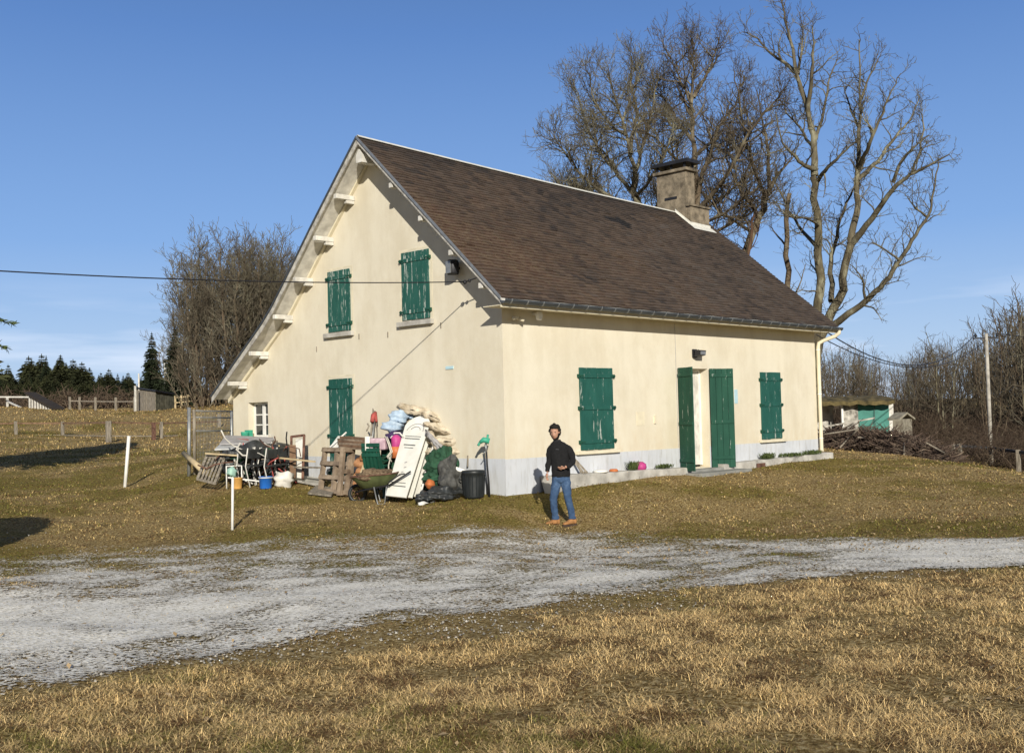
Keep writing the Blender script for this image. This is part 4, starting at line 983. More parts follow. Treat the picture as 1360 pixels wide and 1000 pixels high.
def place_copies(protos, spots, label, group, namer=None):
    """spots: (px, D, scale); every copy is its own object with its own turn"""
    for i, (px, D, sc_) in enumerate(spots):
        pr = protos[i % len(protos)]; g = gp(px, D)
        if not pr.get('used'): o = pr; pr['used'] = 1
        else: o = copy_tree(pr)
        o.location = g-Vector((0,0,.05)); o.scale = (sc_*random.uniform(.9,1.15), sc_*random.uniform(.9,1.15), sc_); o.rotation_euler.z = random.uniform(0, 6.28)
        o['label'] = label(i, px, D) if callable(label) else label; o['group'] = group
def clean(protos):
    for p in protos:
        if 'used' in p.keys(): del p['used']
# left clump, 80-90 m away on the rise
dense = dict(FARP, levels=3, dens=[2.4,3.0,2.8], len=[2.3,1.2,.65], thin=[.02,.018,.018], segs=[4,3,2], rmin=.015, start=[.1,.1,.1])
cl = [proto_tree('bare_tree', 'x', 'tree', 'g', 31, 13, 3, dense, M['bark_brown'], M['twig_grey'], .22, .26, 9),
      proto_tree('bare_tree', 'x', 'tree', 'g', 37, 13, 2, dense, M['bark_oak'], M['twig_oak'], .30, .26, 10)]
cspots = [(268,82,.92),(290,88,1.10),(312,80,1.02),(330,90,1.14),(352,84,1.02),(372,90,1.06),(395,86,1.0),(300,94,1.14),(342,96,1.10),(415,92,1.0),(280,86,.98),(322,86,1.04),(362,80,.9),(385,97,1.12),(262,92,.98),(276,95,1.06),(250,97,.78),(258,98,.9),(244,98,.6),(345,80,.95)]
place_copies(cl, cspots, 'bare grey tree in the tall clump behind the left side of the house', 'trees in the clump left of the house'); clean(cl)
low = proto_tree('bare_shrub', 'x', 'shrub', 'g', 41, 4.2, 6, dict(FARP, len=[1.1,.5], dens=[3.5,4]), M['bark_brown'], M['twig_grey'], .5, .07, 5)
place_copies([low], [(250,80,1.05),(268,78,1.1),(290,80,1.2),(310,78,1.0),(330,82,1.2),(352,80,1.2),(375,82,1.2)], 'low bare shrub under the clump of trees left of the house', 'shrubs under the left clump')
# right woodland
wd = [proto_tree('bare_tree', 'x', 'tree', 'g', 51, 9, 5, dict(FARP, dens=[1.8,2.4]), M['bark_brown'], M['twig_grey'], .28, .13, 7),
      proto_tree('bare_tree', 'x', 'tree', 'g', 53, 9, 7, dict(FARP, dens=[1.7,2.3]), M['bark_brown'], M['twig_brown'], .34, .11, 7),
      proto_tree('bare_tree', 'x', 'tree', 'g', 57, 9.5, 3, dict(FARP, dens=[2.2,2.6]), M['bark_oak'], M['twig_grey'], .25, .14, 9)]
sp = []
R_ = random.Random(5)
for D in (72, 79, 87, 96, 106, 118):
    n_ = 13
    for i in range(n_):
        px = 1082+(1500-1082)*(i+R_.random())/n_
        yt = np.interp(px, [1080,1130,1200,1260,1310,1345,1400,1500], [440,452,462,440,425,398,375,360])+R_.uniform(2,34)
        g = gp(px, D); hor = 552.7-.0247*(px-680); top = (hor-yt)/FPX*D+CAM.z; sp.append((px, D+R_.uniform(-3,3), max(.5, (top-g.z)/9.0)))
def wl(i, px, D):
    if px < 1190: return 'bare tree in the wood behind the low shed with the green door'
    if px < 1300: return 'bare tree in the wood between the stone hut and the utility pole'
    return 'bare tree in the wood to the right of the utility pole'
place_copies(wd, sp, wl, 'trees of the wood on the right'); clean(wd)
for o in [o for o in bpy.data.objects if o.get('group') == 'trees of the wood on the right']:
    o['group'] = {'b': 'wood trees behind the low shed', 'c': 'wood trees near the stone hut', 'd': 'wood trees right of the pole'}['b' if 'shed' in o['label'] else 'c' if 'hut' in o['label'] else 'd']
# brown bramble and undergrowth in front of the wood: nobody could count it
def thicket(name, spots, hmax, n_each, mat, label, cat, seed, rad=.009):
    R_ = random.Random(seed); B = Branches(seed)
    for (px, D) in spots:
        g = gp(px, D)
        for _ in range(n_each):
            p = g+Vector((R_.gauss(0,1.5), R_.gauss(0,1.5), -.1)); a = R_.uniform(0,6.28); d = Vector((math.cos(a)*R_.uniform(.1,.9), math.sin(a)*R_.uniform(.1,.9), 1)).normalized(); l_ = hmax*R_.uniform(.3,1)
            q = [p]
            for j in range(4):
                d = (d+Vector((R_.gauss(0,.25),R_.gauss(0,.25),-.22))).normalized(); q.append(q[-1]+d*l_/4)
            B.emit(q, [rad*1.3,rad*1.2,rad,rad*.8,rad*.5])
            for k in range(3):
                i = R_.randint(1,3); dd_ = Vector((R_.gauss(0,1),R_.gauss(0,1),R_.uniform(.1,1))).normalized()*l_*.3
                B.emit([q[i], q[i]+dd_*.6+Vector((0,0,.05)), q[i]+dd_], [rad*.8,rad*.7,rad*.4])
    o = B.build(None, mat, mat); o.name = name; tag(o, label, cat, kind='stuff'); return o
thicket('undergrowth', [(px, D) for D in (50,56,63,70) for px in range(1085, 1520, 15) if not (px < 1250 and D < 64)], 2.6, 34, M['scrub'], 'brown bramble undergrowth along the edge of the right wood', 'undergrowth', 61, .013)
thicket('undergrowth', [(px, D) for D in (72,80,90,100) for px in range(1075, 1520, 16)], 3.6, 30, M['scrub'], 'dark brown undergrowth inside the right wood', 'undergrowth', 62, .02)

# ---- conifers
def conifer(name, H, Rb, seed, mat, whorls=26, per=9, label='x', cat='tree', start=.06, needle=1.0, fat=1.0, prof=.8):
    R_ = random.Random(seed); root = empty(name, (0,0,0), label, cat)
    b = MB(); b.tube([(0,0,-.3),(0,0,H*.5),(0,0,H*.99)], [H*.016,H*.010,.01], 7); b.build('trunk', M['bark_brown'], root)
    V_ = []
    for w_ in range(whorls):
        t = start+(1-start)*(w_+R_.random()*.6)/whorls; z = H*t; L_ = Rb*(1-t)**prof*R_.uniform(.75,1.1)+.08
        for k in range(per):
            a = 6.283*(k+R_.random())/per; l_ = L_*R_.uniform(.6,1.12); dz = -.12*l_
            n = max(4, int(l_*7*needle))
            for j in range(n):
                u = (j+R_.random())/n; p = Vector((math.cos(a)*l_*u, math.sin(a)*l_*u, z+l_*(.25*u-.42*u*u)+dz*u+H*.01))
                for q_ in range(2):
                    sd = Vector((math.cos(a)+R_.gauss(0,.7), math.sin(a)+R_.gauss(0,.7), R_.uniform(-.7,.25))).normalized(); s_ = (.14+.22*(1-u))*min(1, .12+l_*.9)*R_.uniform(.6,1.2)*H/9*fat
                    up_ = sd.orthogonal().normalized(); up_.rotate(Matrix.Rotation(R_.uniform(0,6.28), 3, sd)); up_ *= s_*.22
                    V_ += [p, p+sd*s_*.5+up_, p+sd*s_, p+sd*s_*.5-up_]
    for k in range(70):
        z = H*(.93+.08*R_.random()**1.2); a = R_.uniform(0,6.28); w_ = .10*H/9*(1.02-z/H)*9+.02; s_ = .16*H/9*R_.uniform(.6,1.2)
        p = Vector((math.cos(a)*w_*.3, math.sin(a)*w_*.3, z)); sd = Vector((math.cos(a)*w_*1.5, math.sin(a)*w_*1.5, .35)).normalized()*s_; up_ = sd.orthogonal().normalized()*s_*.2
        V_ += [p, p+sd*.5+up_, p+sd, p+sd*.5-up_]
    V_ = np.array([tuple(v) for v in V_]); np_mesh('crown', V_, np.arange(len(V_)).reshape(-1,4), None, mat, None, False, root)
    return root
sa = conifer('spruce_tree', 9.0, 1.9, 71, M['needles'], 40, 13, needle=1.5, fat=1.9)
sb_ = conifer('pine_tree', 9.0, 3.0, 73, M['needles2'], 24, 12, start=.10, needle=1.4, fat=2.2)
def put(o, px, D, sc_, label, group=None):
    o.location = gp(px, D); o.scale = (sc_,)*3; o['label'] = label; o.rotation_euler.z = random.uniform(0,6)
    if group: o['group'] = group
    return o
def hscale(px, D, ytop, H=9.0):
    g = gp(px, D); hor = 552.7-.0247*(px-680); return ((hor-ytop)/FPX*D+CAM.z-g.z)/H
yp = copy_tree(sb_)
c1_ = copy_tree(sa); put(c1_, 202, 100, hscale(202,100,443), 'dark narrow spruce standing left of the second one behind the grey shed')
c2_ = copy_tree(sa); put(c2_, 233, 89, hscale(233,89,437), 'dark spruce between the grey shed and the bare clump')
c2_.scale.x *= 1.15; c2_.scale.y *= 1.15
R_ = random.Random(9); first = [sa, sb_]
for i in range(96):
    px = -60+330*(i*.618 % 1)+R_.uniform(-6,6); D = 205+R_.uniform(0,70)
    yt = np.interp(px, [-60,0,30,70,110,160,190,280], [505,500,490,486,500,500,512,508])+R_.choice((-14,-6,0,6,14,22))+R_.uniform(-4,4)
    src = (sa, sb_)[i % 2 if R_.random() < .8 else 0]; o = first.pop(0) if first else copy_tree(src)
    g = 'conifers of the far wood'; put(o, px, D, hscale(px, D, yt), 'dark green conifer in the far wood on the left skyline', g); o.scale.x *= R_.uniform(.75,1.5)*1.2; o.scale.y = o.scale.x
for i in range(76):
    px = -60+340*(i*.618 % 1)+R_.uniform(-5,5); D = 160+R_.uniform(0,40); yt = np.interp(px, [-60,0,60,120,190,280], [512,510,500,508,518,520])+R_.uniform(-4,8)
    o = yp if i == 0 else copy_tree(yp)
    put(o, px, D, hscale(px, D, yt), 'lower green pine in front of the far wood on the left', 'young pines before the far wood'); w__ = max(o.scale.z, .45)*R_.uniform(1.1,1.9); o.scale.x = w__; o.scale.y = w__
sp = [(px, 200+R_.uniform(0,30), .0) for px in np.linspace(-50, 265, 26)]
sp = [(px, D, hscale(px, D, 513+R_.uniform(-6,12), 9)) for px, D, _ in sp]
fw = [copy_tree(wd[0]), copy_tree(wd[2])]
place_copies(fw, sp, 'bare brown tree among the far conifers on the left', 'bare trees of the far wood'); clean(fw)
B_ = []
thicket('far_scrub', [(px, D) for D in (128,150,190) for px in range(-80, 420, 12)], 3.4, 12, M['scrub'], 'brown scrub below the far conifers on the left', 'scrub', 65, .05)

# off-frame conifer at the left whose branch tips reach into the picture and which shades the field
t3 = conifer('cedar_tree', 9.6, 2.5, 83, M['needles2'], 30, 13, start=.34, needle=1.6, fat=2.2, prof=.45); t3.location = gp(-136, 27.5)
t3['label'] = 'conifer at the left edge of the photograph with two branch tips showing'
def bough(px0, py0, px1, py1, D):
    R_ = random.Random(int(py0)); b = MB(); a = at(px0,py0,D); c = at(px1,py1,D+.3); n = 60
    b.tube([a, a.lerp(c,.5)+Vector((0,0,.12)), c], [.03,.018,.006], 5)
    for i in range(n*4):
        u = R_.random(); p = a.lerp(c, u)+Vector((0,0,.12*4*u*(1-u))); sd = ((c-a).normalized()*.7+Vector((R_.gauss(0,.6),R_.gauss(0,.6),R_.uniform(-.7,.4)))).normalized()*R_.uniform(.08,.22); up_ = sd.orthogonal().normalized()*.02
        b.add([p, p+sd*.5+up_, p+sd, p+sd*.5-up_], [(0,1,2,3)])
    return b.build('bough', M['leaf_green'], t3)
bough(-150,400,20,431,26.5); bough(-150,430,10,463,27.5)
hb = empty('shadow_blocker', gp(-150, 14.6), 'made-up round bush outside the left edge that throws the dark oval shadow', 'blocker')  # leafy stand-in for an unseen vehicle, added only to cast the oval shadow
V_ = []
R_ = random.Random(4); c_ = gp(-150,14.6)+Vector((0,0,1.0))
for _ in range(9000):
    d = Vector((R_.gauss(0,1),R_.gauss(0,1),R_.gauss(0,1))).normalized(); p = c_+Vector((d.x*1.0,d.y*1.0,d.z*1.05))*R_.uniform(.75,1.02)
    s1 = Vector((R_.gauss(0,1),R_.gauss(0,1),R_.gauss(0,1))).normalized()*.06; s2 = s1.orthogonal().normalized()*.03; V_ += [p, p+s1+s2, p+s1*2, p+s1-s2]
np_mesh('blocker_leaves', np.array([tuple(v) for v in V_]), np.arange(len(V_)).reshape(-1,4), None, M['leaf_green'], None, False, hb)
b = MB(); b.tube([c_-Vector((0,0,1.2)), c_+Vector((0,0,.3))], [.06,.03], 6); b.build('stem', M['bark_brown'], hb)
# off-frame tree on the right: its shade lies on the crest
lat = lambda d, l: (CAM.x+HF.x*d+HR.x*l, CAM.y+HF.y*d+HR.y*l)
x_, y_ = lat(14, 15.3); t4 = copy_tree(t3)
for k in [k for k in kids(t4) if k.name.startswith('bough')]: bpy.data.objects.remove(k)
t4.location = (x_, y_, G(x_, y_)); t4.scale = (.5,.5,.66); t4['label'] = 'small conifer out of frame on the right that shades the grass crest'

# ================================================================== FENCES, POLES, SHEDS
def post(parent, p, h, w, mat, name='post', tilt=0):
    b = MB(); a = Vector(p)-Vector((0,0,.3)); b.bar(a, a+Vector((tilt*h,0,h+.3)), w); return b.build(name, mat, parent, bevel=w*.08)
fn = empty('field_fence', gp(120,55), 'grey post and rail fence across the rising field on the left', 'fence')
fp = [(0,578,560,56),(20,578,560,57),(82,578,560,57),(143,586,559,52),(213,580,560,54),(290,578,558,58)]
tops = []
for px, yb, yt, D in fp[1:]:
    g = gp(px, D); hor = 552.7-.0247*(px-680); zt = CAM.z+(hor-yt)/FPX*D; wdt = .21 if px in (143,) else .14
    post(fn, g, max(.7, zt-g.z), wdt, M['grey_wood']); tops.append(Vector((g.x, g.y, zt)))
tops = [Vector((*flat(-60,58), tops[0].z))]+tops
for a, c in zip(tops, tops[1:]):
    b = MB(); b.bar(a-Vector((0,0,.08)), c-Vector((0,0,.08)), .05, .09); b.build('rail', M['brown_wood'], fn)
    b = MB(); b.bar(a-Vector((0,0,.72)), c-Vector((0,0,.72)), .04, .05); b.build('lower_rail', M['grey_wood'], fn)
g = gp(203,53); post(fn, g, .85, .16, M['rust'], 'rusty_post')
fb2 = empty('field_fence', gp(150,88), 'thin wooden fence on the skyline left of the grey shed', 'fence'); pv = None
for px, D in [(92,92),(105,92),(126,90),(153,88),(178,86)]:
    p = gp(px,D); post(fb2, p, 1.1, .16, M['grey_wood'])
    if pv is not None: b = MB(); b.bar(pv+Vector((0,0,.75)), p+Vector((0,0,.75)), .05,.09); b.build('rail', M['grey_wood'], fb2)
    pv = p
fb3 = empty('field_fence', gp(255,84), 'pale wooden fence between the grey shed and the house', 'fence'); pv = None
for px, D in [(232,84),(240,84),(249,84),(258,84),(266,84),(274,84),(282,84),(291,84),(300,84)]:
    p = gp(px,D); post(fb3, p, 1.0, .12, M['pale_wood'])
    if pv is not None:
        for hh in (.85,.45): b = MB(); b.bar(pv+Vector((0,0,hh)), p+Vector((0,0,hh)), .05,.09); b.build('rail', M['pale_wood'], fb3)
    pv = p
# far left gate frame and slatted rack on the skyline
fr_ = empty('timber_frame', gp(4,95), 'pale timber frame with brace at the far left skyline', 'frame')
b = MB(); p0 = gp(-30,95); p1 = gp(9,95); p2 = gp(40,93)
b.bar(p1-Vector((0,0,.2)), p1+Vector((0,0,.95)), .16); b.bar(p0+Vector((0,0,.9)), p2+Vector((0,0,.95)), .12); b.bar(p1+Vector((0,0,.55)), gp(27,92)+Vector((0,0,.0)), .12); b.build('frame_beam', M['dirty_white'], fr_)
rk = empty('slatted_rack', gp(60,90), 'low dark sloping rack with pale slats on the left skyline', 'rack')
a = gp(39,90)+Vector((0,0,1.25)); c = gp(78,86)+Vector((0,0,.10)); b = MB(); b.bar(a, c, .9, .16); b.build('cover', M['dark_wood'], rk)
for i in range(10):
    p = a.lerp(c, (i+.3)/10.5); b = MB(); g_ = G(p.x,p.y); b.bar((p.x-.15,p.y-.15,g_-.1),(p.x-.15,p.y-.15,max(p.z-.06, g_+.12)), .11,.11); b.build('slat', M['dirty_white'], rk)
b = MB(); b.bar(a-Vector((0,0,1.4)), a+Vector((0,0,.05)), .12); b.build('post', M['dirty_white'], rk)
# grey board shed on the skyline
g = gp(205,84); sd_ = empty('board_shed', g, 'small grey weathered board shed with a dark lean-to roof', 'shed')
A0 = gp(180,86); A1 = gp(206,82.5); A2 = gp(231,85); zb = min(A0.z,A1.z,A2.z)-.2
def zpx(px, py, D): hor = 552.7-.0247*(px-680); return CAM.z+(hor-py)/FPX*D
zA, zB, zC = zpx(180,516,86), zpx(206,520,82.5), zpx(231,524,85)
def boards(p, q, z0, zt0, zt1, n, mat, name, par, th=.04):
    b = MB(); p = Vector((p.x,p.y,0)); q = Vector((q.x,q.y,0)); d = (q-p); nn_ = Vector((d.y,-d.x,0)).normalized()
    for i in range(n):
        a = p+d*(i+.04)/n; c = p+d*(i+.96)/n; h0 = zt0+(zt1-zt0)*i/n; h1 = zt0+(zt1-zt0)*(i+1)/n; off = nn_*random.uniform(0,th)
        vs = [a+off+Vector((0,0,z0)), c+off+Vector((0,0,z0)), c+off+Vector((0,0,h1)), a+off+Vector((0,0,h0))]; vs += [v_-nn_*.04 for v_ in vs]
        b.add(vs, [(0,1,2,3),(7,6,5,4),(0,4,5,1),(1,5,6,2),(2,6,7,3),(3,7,4,0)])
    return b.build(name, mat, par)
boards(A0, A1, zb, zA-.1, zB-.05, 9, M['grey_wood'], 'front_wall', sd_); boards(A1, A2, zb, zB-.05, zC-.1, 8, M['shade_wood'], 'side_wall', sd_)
A3 = A0+(A2-A1); boards(A3, A0, zb, zC-.1, zA-.1, 6, M['grey_wood'], 'back_wall', sd_); boards(A2, A3, zb, zC-.1, zC-.1, 6, M['grey_wood'], 'back_wall', sd_)
b = MB(); rf = [Vector((A0.x,A0.y,zA)), Vector((A1.x,A1.y,zB)), Vector((A2.x,A2.y,zC)), Vector((A3.x,A3.y,zC+.2))]; cc = sum(rf, Vector())/4
rf = [cc+(p-cc)*1.12 for p in rf]; b.add(rf+[p+Vector((0,0,.12)) for p in rf], [(3,2,1,0),(4,5,6,7),(0,1,5,4),(1,2,6,5),(2,3,7,6),(3,0,4,7)]); b.build('roof', M['dark_metal'], sd_)
b = MB(); p = gp(179,84); b.bar(p-Vector((0,0,.2)), p+Vector((0,0,2.0)), .12); b.build('corner_post', M['dirty_white'], sd_)
def pole(px, D, ytop, r, label, mat, arms=(), name='utility_pole'):
    g = gp(px, D); zt = zpx(px, ytop, D); o = empty(name, g, label, 'pole'); b = MB(); b.tube([g-Vector((0,0,.3)), Vector((g.x,g.y,zt))], [r*1.25,r], 8); b.build('shaft', mat, o)
    return o, Vector((g.x,g.y,zt))
pole(184, 92, 496, .07, 'short white pole left of the spruces by the grey shed', M['dirty_white'])
po, tp = pole(219, 92, 478, .07, 'taller white lamp pole above the grey shed', M['dirty_white'], name='lamp_pole')
b = MB(); b.lathe([(.10,-.25),(.22,-.05),(.12,.05)], 10, tp); b.build('lamp_head', M['dark_metal'], po)
po, tp = pole(1312, 60, 443, .095, 'weathered grey utility pole at the edge of the right wood', M['weathered_pole'])
b = MB(); b.bar(tp+Vector((-.5,.5,-.25)), tp+Vector((.5,-.5,-.25)), .08); b.build('crossarm', M['dark_metal'], po)
for k in (-1,0,1): b = MB(); b.lathe([(.05,0),(.08,.08),(.05,.2)], 8, tp+Vector((.42*k,-.42*k,-.2))); b.build('insulator', M['dark_metal'], po)
def wire(name, pts, r, label, mat=None):
    b = MB(); b.tube(pts, r, 5); tag(b.build(name, mat or M['dark_metal']), label, 'cable')
def sagline(a, c, sag, n=24): return [a.lerp(c, i/n)-Vector((0,0,4*sag*(i/n)*(1-i/n))) for i in range(n+1)]
wire('overhead_cable', sagline(tp+Vector((-.42,.42,0)), at(1085,432,34), 1.5), .022, 'upper slack wire running from the right pole to behind the house')
wire('overhead_cable', sagline(tp+Vector((0,0,-.35)), at(1085,445,36), 1.3), .018, 'lower slack wire running from the right pole to behind the house')
wire('overhead_cable', sagline(tp+Vector((.42,-.42,0)), at(1600,440,66), .5), .022, 'wire leaving the right pole towards the right edge')
pg = Vector((-26,1.5,G(-26,1.5))); lp = empty('utility_pole', pg, 'wooden utility pole outside the left edge holding the house cable', 'pole')
ep = Vector((pg.x,pg.y,4.6)); b = MB(); b.tube([pg-Vector((0,0,.3)), ep+Vector((0,0,.3))], [.15,.11], 9); b.build('shaft', M['grey_wood'], lp)
hp = Vector((-.565,.42,4.11)); wire('overhead_cable', sagline(ep, hp, .66, 60), .010, 'black cable sagging from the left edge to the gable of the house')

# low shed with green door, hut, pile of branches
g = gp(1140,62); sh_ = empty('low_shed', g, 'low rough shed with mossy roof and a green door beyond the branch pile', 'shed')
def P2(px, D, z): x, y = flat(px, D); return Vector((x, y, z))
zr_ = zpx(1140,530,62); zbm = G(g.x,g.y)-.3
b = MB()
def quadbox(b, a, c, z0, z1, th):
    a = Vector((a.x,a.y,0)); c = Vector((c.x,c.y,0)); d = (c-a).normalized(); n_ = Vector((d.y,-d.x,0)); b.fbox(a, d, n_, Vector((0,0,1)), (0,-th,z0), ((c-a).length,0,z1))
xa = P2(1075,61,0); xb = P2(1116,61,0); xc = P2(1138,61,0); xd = P2(1179,61,0); xe = P2(1185,61,0)
quadbox(b, xa+HF*1.6, xb+HF*1.6, zbm, zr_-.25, .2); b.build('rear_wall', M['concrete'], sh_)
b = MB(); quadbox(b, P2(1118,60.9,0), xc, zbm, zr_-.3, .2); b.build('stone_wall', basic('rough_stone', (.10,.09,.075), .95, .4, 3.5, c2=(.55,.52,.46), bump=.6), sh_)
b = MB(); quadbox(b, P2(1116,60.7,0), P2(1118.5,60.7,0), zbm, zr_-.25, .15); b.build('post', M['white'], sh_)
b = MB(); quadbox(b, xc, xd, zbm, zr_-.3, .08); b.build('door', basic('faded_teal_door', (.055,.20,.165), .7, .15, 3), sh_)
b = MB(); quadbox(b, xd, xe, zbm, zr_-.05, .25); b.build('pillar', M['dirty_white'], sh_)
b = MB(); mid = P2(1160,60.9,0); quadbox(b, P2(1159.6,60.85,0), P2(1160.2,60.85,0), zbm, zr_-.32, .02); b.build('door_gap', M['dark_metal'], sh_)
b = MB(); a = P2(1068,60.2,0); c = P2(1187,60.2,0); d = (c-a).normalized(); n_ = Vector((-d.y,d.x,0)); L_ = (c-a).length; n1 = 24; m1 = 6; vs = []
for i in range(n1+1):
    for j in range(m1+1):
        p = a+d*(L_*i/n1)+n_*(5.0*j/m1); vs.append((p.x,p.y, zr_-.12+.3*math.sin(math.pi*j/m1)+random.uniform(-.06,.06)))
k = len(vs); vs += [(x,y,z-.22) for x,y,z in vs]
fs = [(i*(m1+1)+j,(i+1)*(m1+1)+j,(i+1)*(m1+1)+j+1,i*(m1+1)+j+1) for i in range(n1) for j in range(m1)]
fs += [(i*(m1+1), i*(m1+1)+k, (i+1)*(m1+1)+k, (i+1)*(m1+1)) for i in range(n1)]
fs += [(n1*(m1+1)+j, n1*(m1+1)+j+1, n1*(m1+1)+j+1+k, n1*(m1+1)+j+k) for j in range(m1)]
b.add(vs, fs); b.build('roof', basic('mossy_roof', (.05,.045,.02), .95, .5, 2.5, c2=(.17,.13,.055), bump=.8), sh_)
b = MB(); a = gp(1070,58)+Vector((0,0,.35)); c = gp(1160,58); c.z = zpx(1160,555,58); b.bar(a, c, .08); tag(b.build('pale_pole', M['weathered_pole']), 'long pale pole lying across the top of the branch pile', 'pole')
g = gp(1198,56); ht = empty('stone_hut', g, 'tiny stone hut with a gabled cap right of the low shed', 'hut')
zt_ = zpx(1198,550,56); a = P2(1191,56,0); c = P2(1209,56.6,0); b = MB(); quadbox(b, P2(1196,55.6,0), c, g.z-.3, zt_-.25, .5); b.build('wall', M['hut_stone'], ht)
d = (c-a).normalized(); n_ = Vector((-d.y,d.x,0)); w_ = (c-a).length; b = MB()
b.prism([(-.08,-.32),(w_/2,0),(w_+.08,-.32),(w_+.08,-.22),(w_/2,.10),(-.08,-.22)], Vector((a.x,a.y,zt_)), d, (0,0,1), n_, -.15, .6); b.build('roof', M['hut_stone'], ht)
b = MB(); quadbox(b, P2(1192,55.9,0), P2(1195,55.7,0), g.z-.3, zt_-.3, .08); b.build('opening', M['dark_metal'], ht)
def branch_pile(name, c0, c1, h, n, seed, label, mat):
    R_ = random.Random(seed); B = Branches(seed)
    for i in range(n):
        u = R_.random(); px = c0[0]+(c1[0]-c0[0])*u; D = c0[1]+(c1[1]-c0[1])*u+R_.gauss(0,.8); g = gp(px, D)
        env = h*(math.sin(math.pi*min(max(u*.9+.08,0),1))**.5); z = g.z+env*R_.random()*R_.uniform(.6,1)*math.exp(-((D-(c0[1]+(c1[1]-c0[1])*u))/1.6)**2)
        a = R_.uniform(0,6.28); l_ = R_.uniform(.3,1.3); d = Vector((math.cos(a), math.sin(a), R_.gauss(0,.35)))*l_/2; p = Vector((g.x,g.y,z+.05)); r = R_.uniform(.008,.03)
        m2 = p+Vector((0,0,R_.gauss(0,.05))); B.emit([p-d, m2, p+d], [r,r*.9,r*.4])
    o = B.build(None, mat, mat); o.name = name; tag(o, label, 'brushwood', kind='stuff')
branch_pile('branch_pile', (1082,46), (1262,39), 1.0, 6500, 91, 'long heap of cut brown branches right of the house', bark('cut_branches', (.05,.035,.028), (.12,.085,.065), (.24,.19,.14), 3))
R_ = random.Random(3)
for i in range(6):
    px = R_.uniform(1110,1240); D = np.interp(px,[1082,1262],[44,37.6]); g = gp(px,D); b = MB(); a = R_.uniform(0,6.28); d = Vector((math.cos(a),math.sin(a),R_.uniform(-.2,.5)))*R_.uniform(.35,.8); p = g+Vector((0,0,R_.uniform(.15,.8)))
    b.tube([p-d,p+d],[.035,.028],7); tag(b.build('log', M['grey_wood']), 'pale cut log lying in the heap of branches', 'log', 'pale logs in the branch heap')
ff = empty('rail_fence', gp(1300,52), 'dark low rail fence on the right below the utility pole', 'fence'); pv = None
for px, D, yt in [(1262,50,590),(1271,50,589),(1312,50,592),(1348,47,597),(1400,45,604)]:
    g = gp(px, D); zt = zpx(px, yt, D); post(ff, g-Vector((0,0,.2)), max(.5, zt-g.z+.2), .16, M['grey_wood']); q = Vector((g.x,g.y,zt-.10))
    if pv is not None: b = MB(); b.bar(pv, q, .09,.12); b.build('rail', M['dark_metal'], ff)
    pv = q
# two white stakes in the lawn
for (px, D, yt, dxp, lab) in [(163,26.3,579,7,'leaning white stake standing alone in the lawn at the left'),(305,17.8,625,2,'thin white stake with a pale green knob in front of the scrap heap')]:
    g = gp(px, D); zt = zpx(px, yt, D); top = g+RIGHT*(dxp/FPX*D); top.z = zt; o = empty('marker_stake', g, lab, 'stake'); b = MB(); r = .042 if px == 163 else .022
    b.tube([g-Vector((0,0,.2)), top], r, 8); b.build('shaft', M['white'], o)
    if px == 305:
        b = MB(); b.blob(top+Vector((-.02,0,-.02)), (.085,.075,.085), amp=.25, seed=5); b.build('knob', basic('pale_green', (.35,.55,.45), .6, .1, 5), o)

# ================================================================== METAL GATE AND MESH AT THE LEFT OF THE HOUSE
def Pz(px, py, D): return at(px, py, D)
g = gp(249,26.5); gt = empty('garden_gate', g, 'tall galvanised gate frame with wire mesh left of the house', 'gate')
gy = gp(249,26.5); ga = Vector((gy.x,gy.y,0)); ge = Vector((*flat(307,28.0),0)); zt0 = zpx(252,541,26.5); zt1 = zpx(305,545,28)
def gtube(a, c, r, name, mat): b = MB(); b.tube([a,c], r, 7); return b.build(name, mat, gt)
d = (ge-ga)
gtube(Vector((ga.x,ga.y,gy.z-.1)), Vector((ga.x+.03,ga.y,zt0)), .045, 'post', M['galv'])
p1_ = ga+d*.13; gz = G(p1_.x,p1_.y); gtube(Vector((p1_.x,p1_.y,gz)), Vector((p1_.x,p1_.y,zt0-.05)), .04, 'post', M['grey_wood'])
p2_ = ga+d*.99; gz2 = G(p2_.x,p2_.y); gtube(Vector((p2_.x,p2_.y,gz2)), Vector((p2_.x,p2_.y,zt1)), .04, 'post', M['galv'])
for k, hh in enumerate((0,.17,.5)):
    gtube(Vector((p1_.x,p1_.y,zt0-.08-hh)), Vector((p2_.x,p2_.y,zt1-.03-hh)), .018, 'rail', M['galv'])
b = MB()
for i in range(1,26):
    q = p1_.lerp(p2_, i/26); b.tube([(q.x,q.y,G(q.x,q.y)),(q.x,q.y,zt0+(zt1-zt0)*i/26-.05)], .004, 3, cap=False)
for j in range(1,16):
    b.tube([(p1_.x,p1_.y,gz+(zt0-gz)*j/16),(p2_.x,p2_.y,gz2+(zt1-gz2)*j/16)], .004, 3, cap=False)
b.build('wire_mesh', M['galv'], gt)
b = MB(); b.box((-.05,-.012,-.35),(.05,.012,.35)); s_ = b.build('hinge_plate', M['pale_blue'], gt); s_.matrix_world = Matrix.Translation(Vector((p1_.x,p1_.y,zt0-.45)))@Matrix.Rotation(-.8,4,'Z')
b = MB(); a = Pz(244,602,26); c = Pz(272,627,24.6); b.tube([a,c],[.06,.07],9); tag(b.build('peeled_pole', M['pale_wood']), 'yellowish peeled pole leaning low by the metal gate', 'pole')

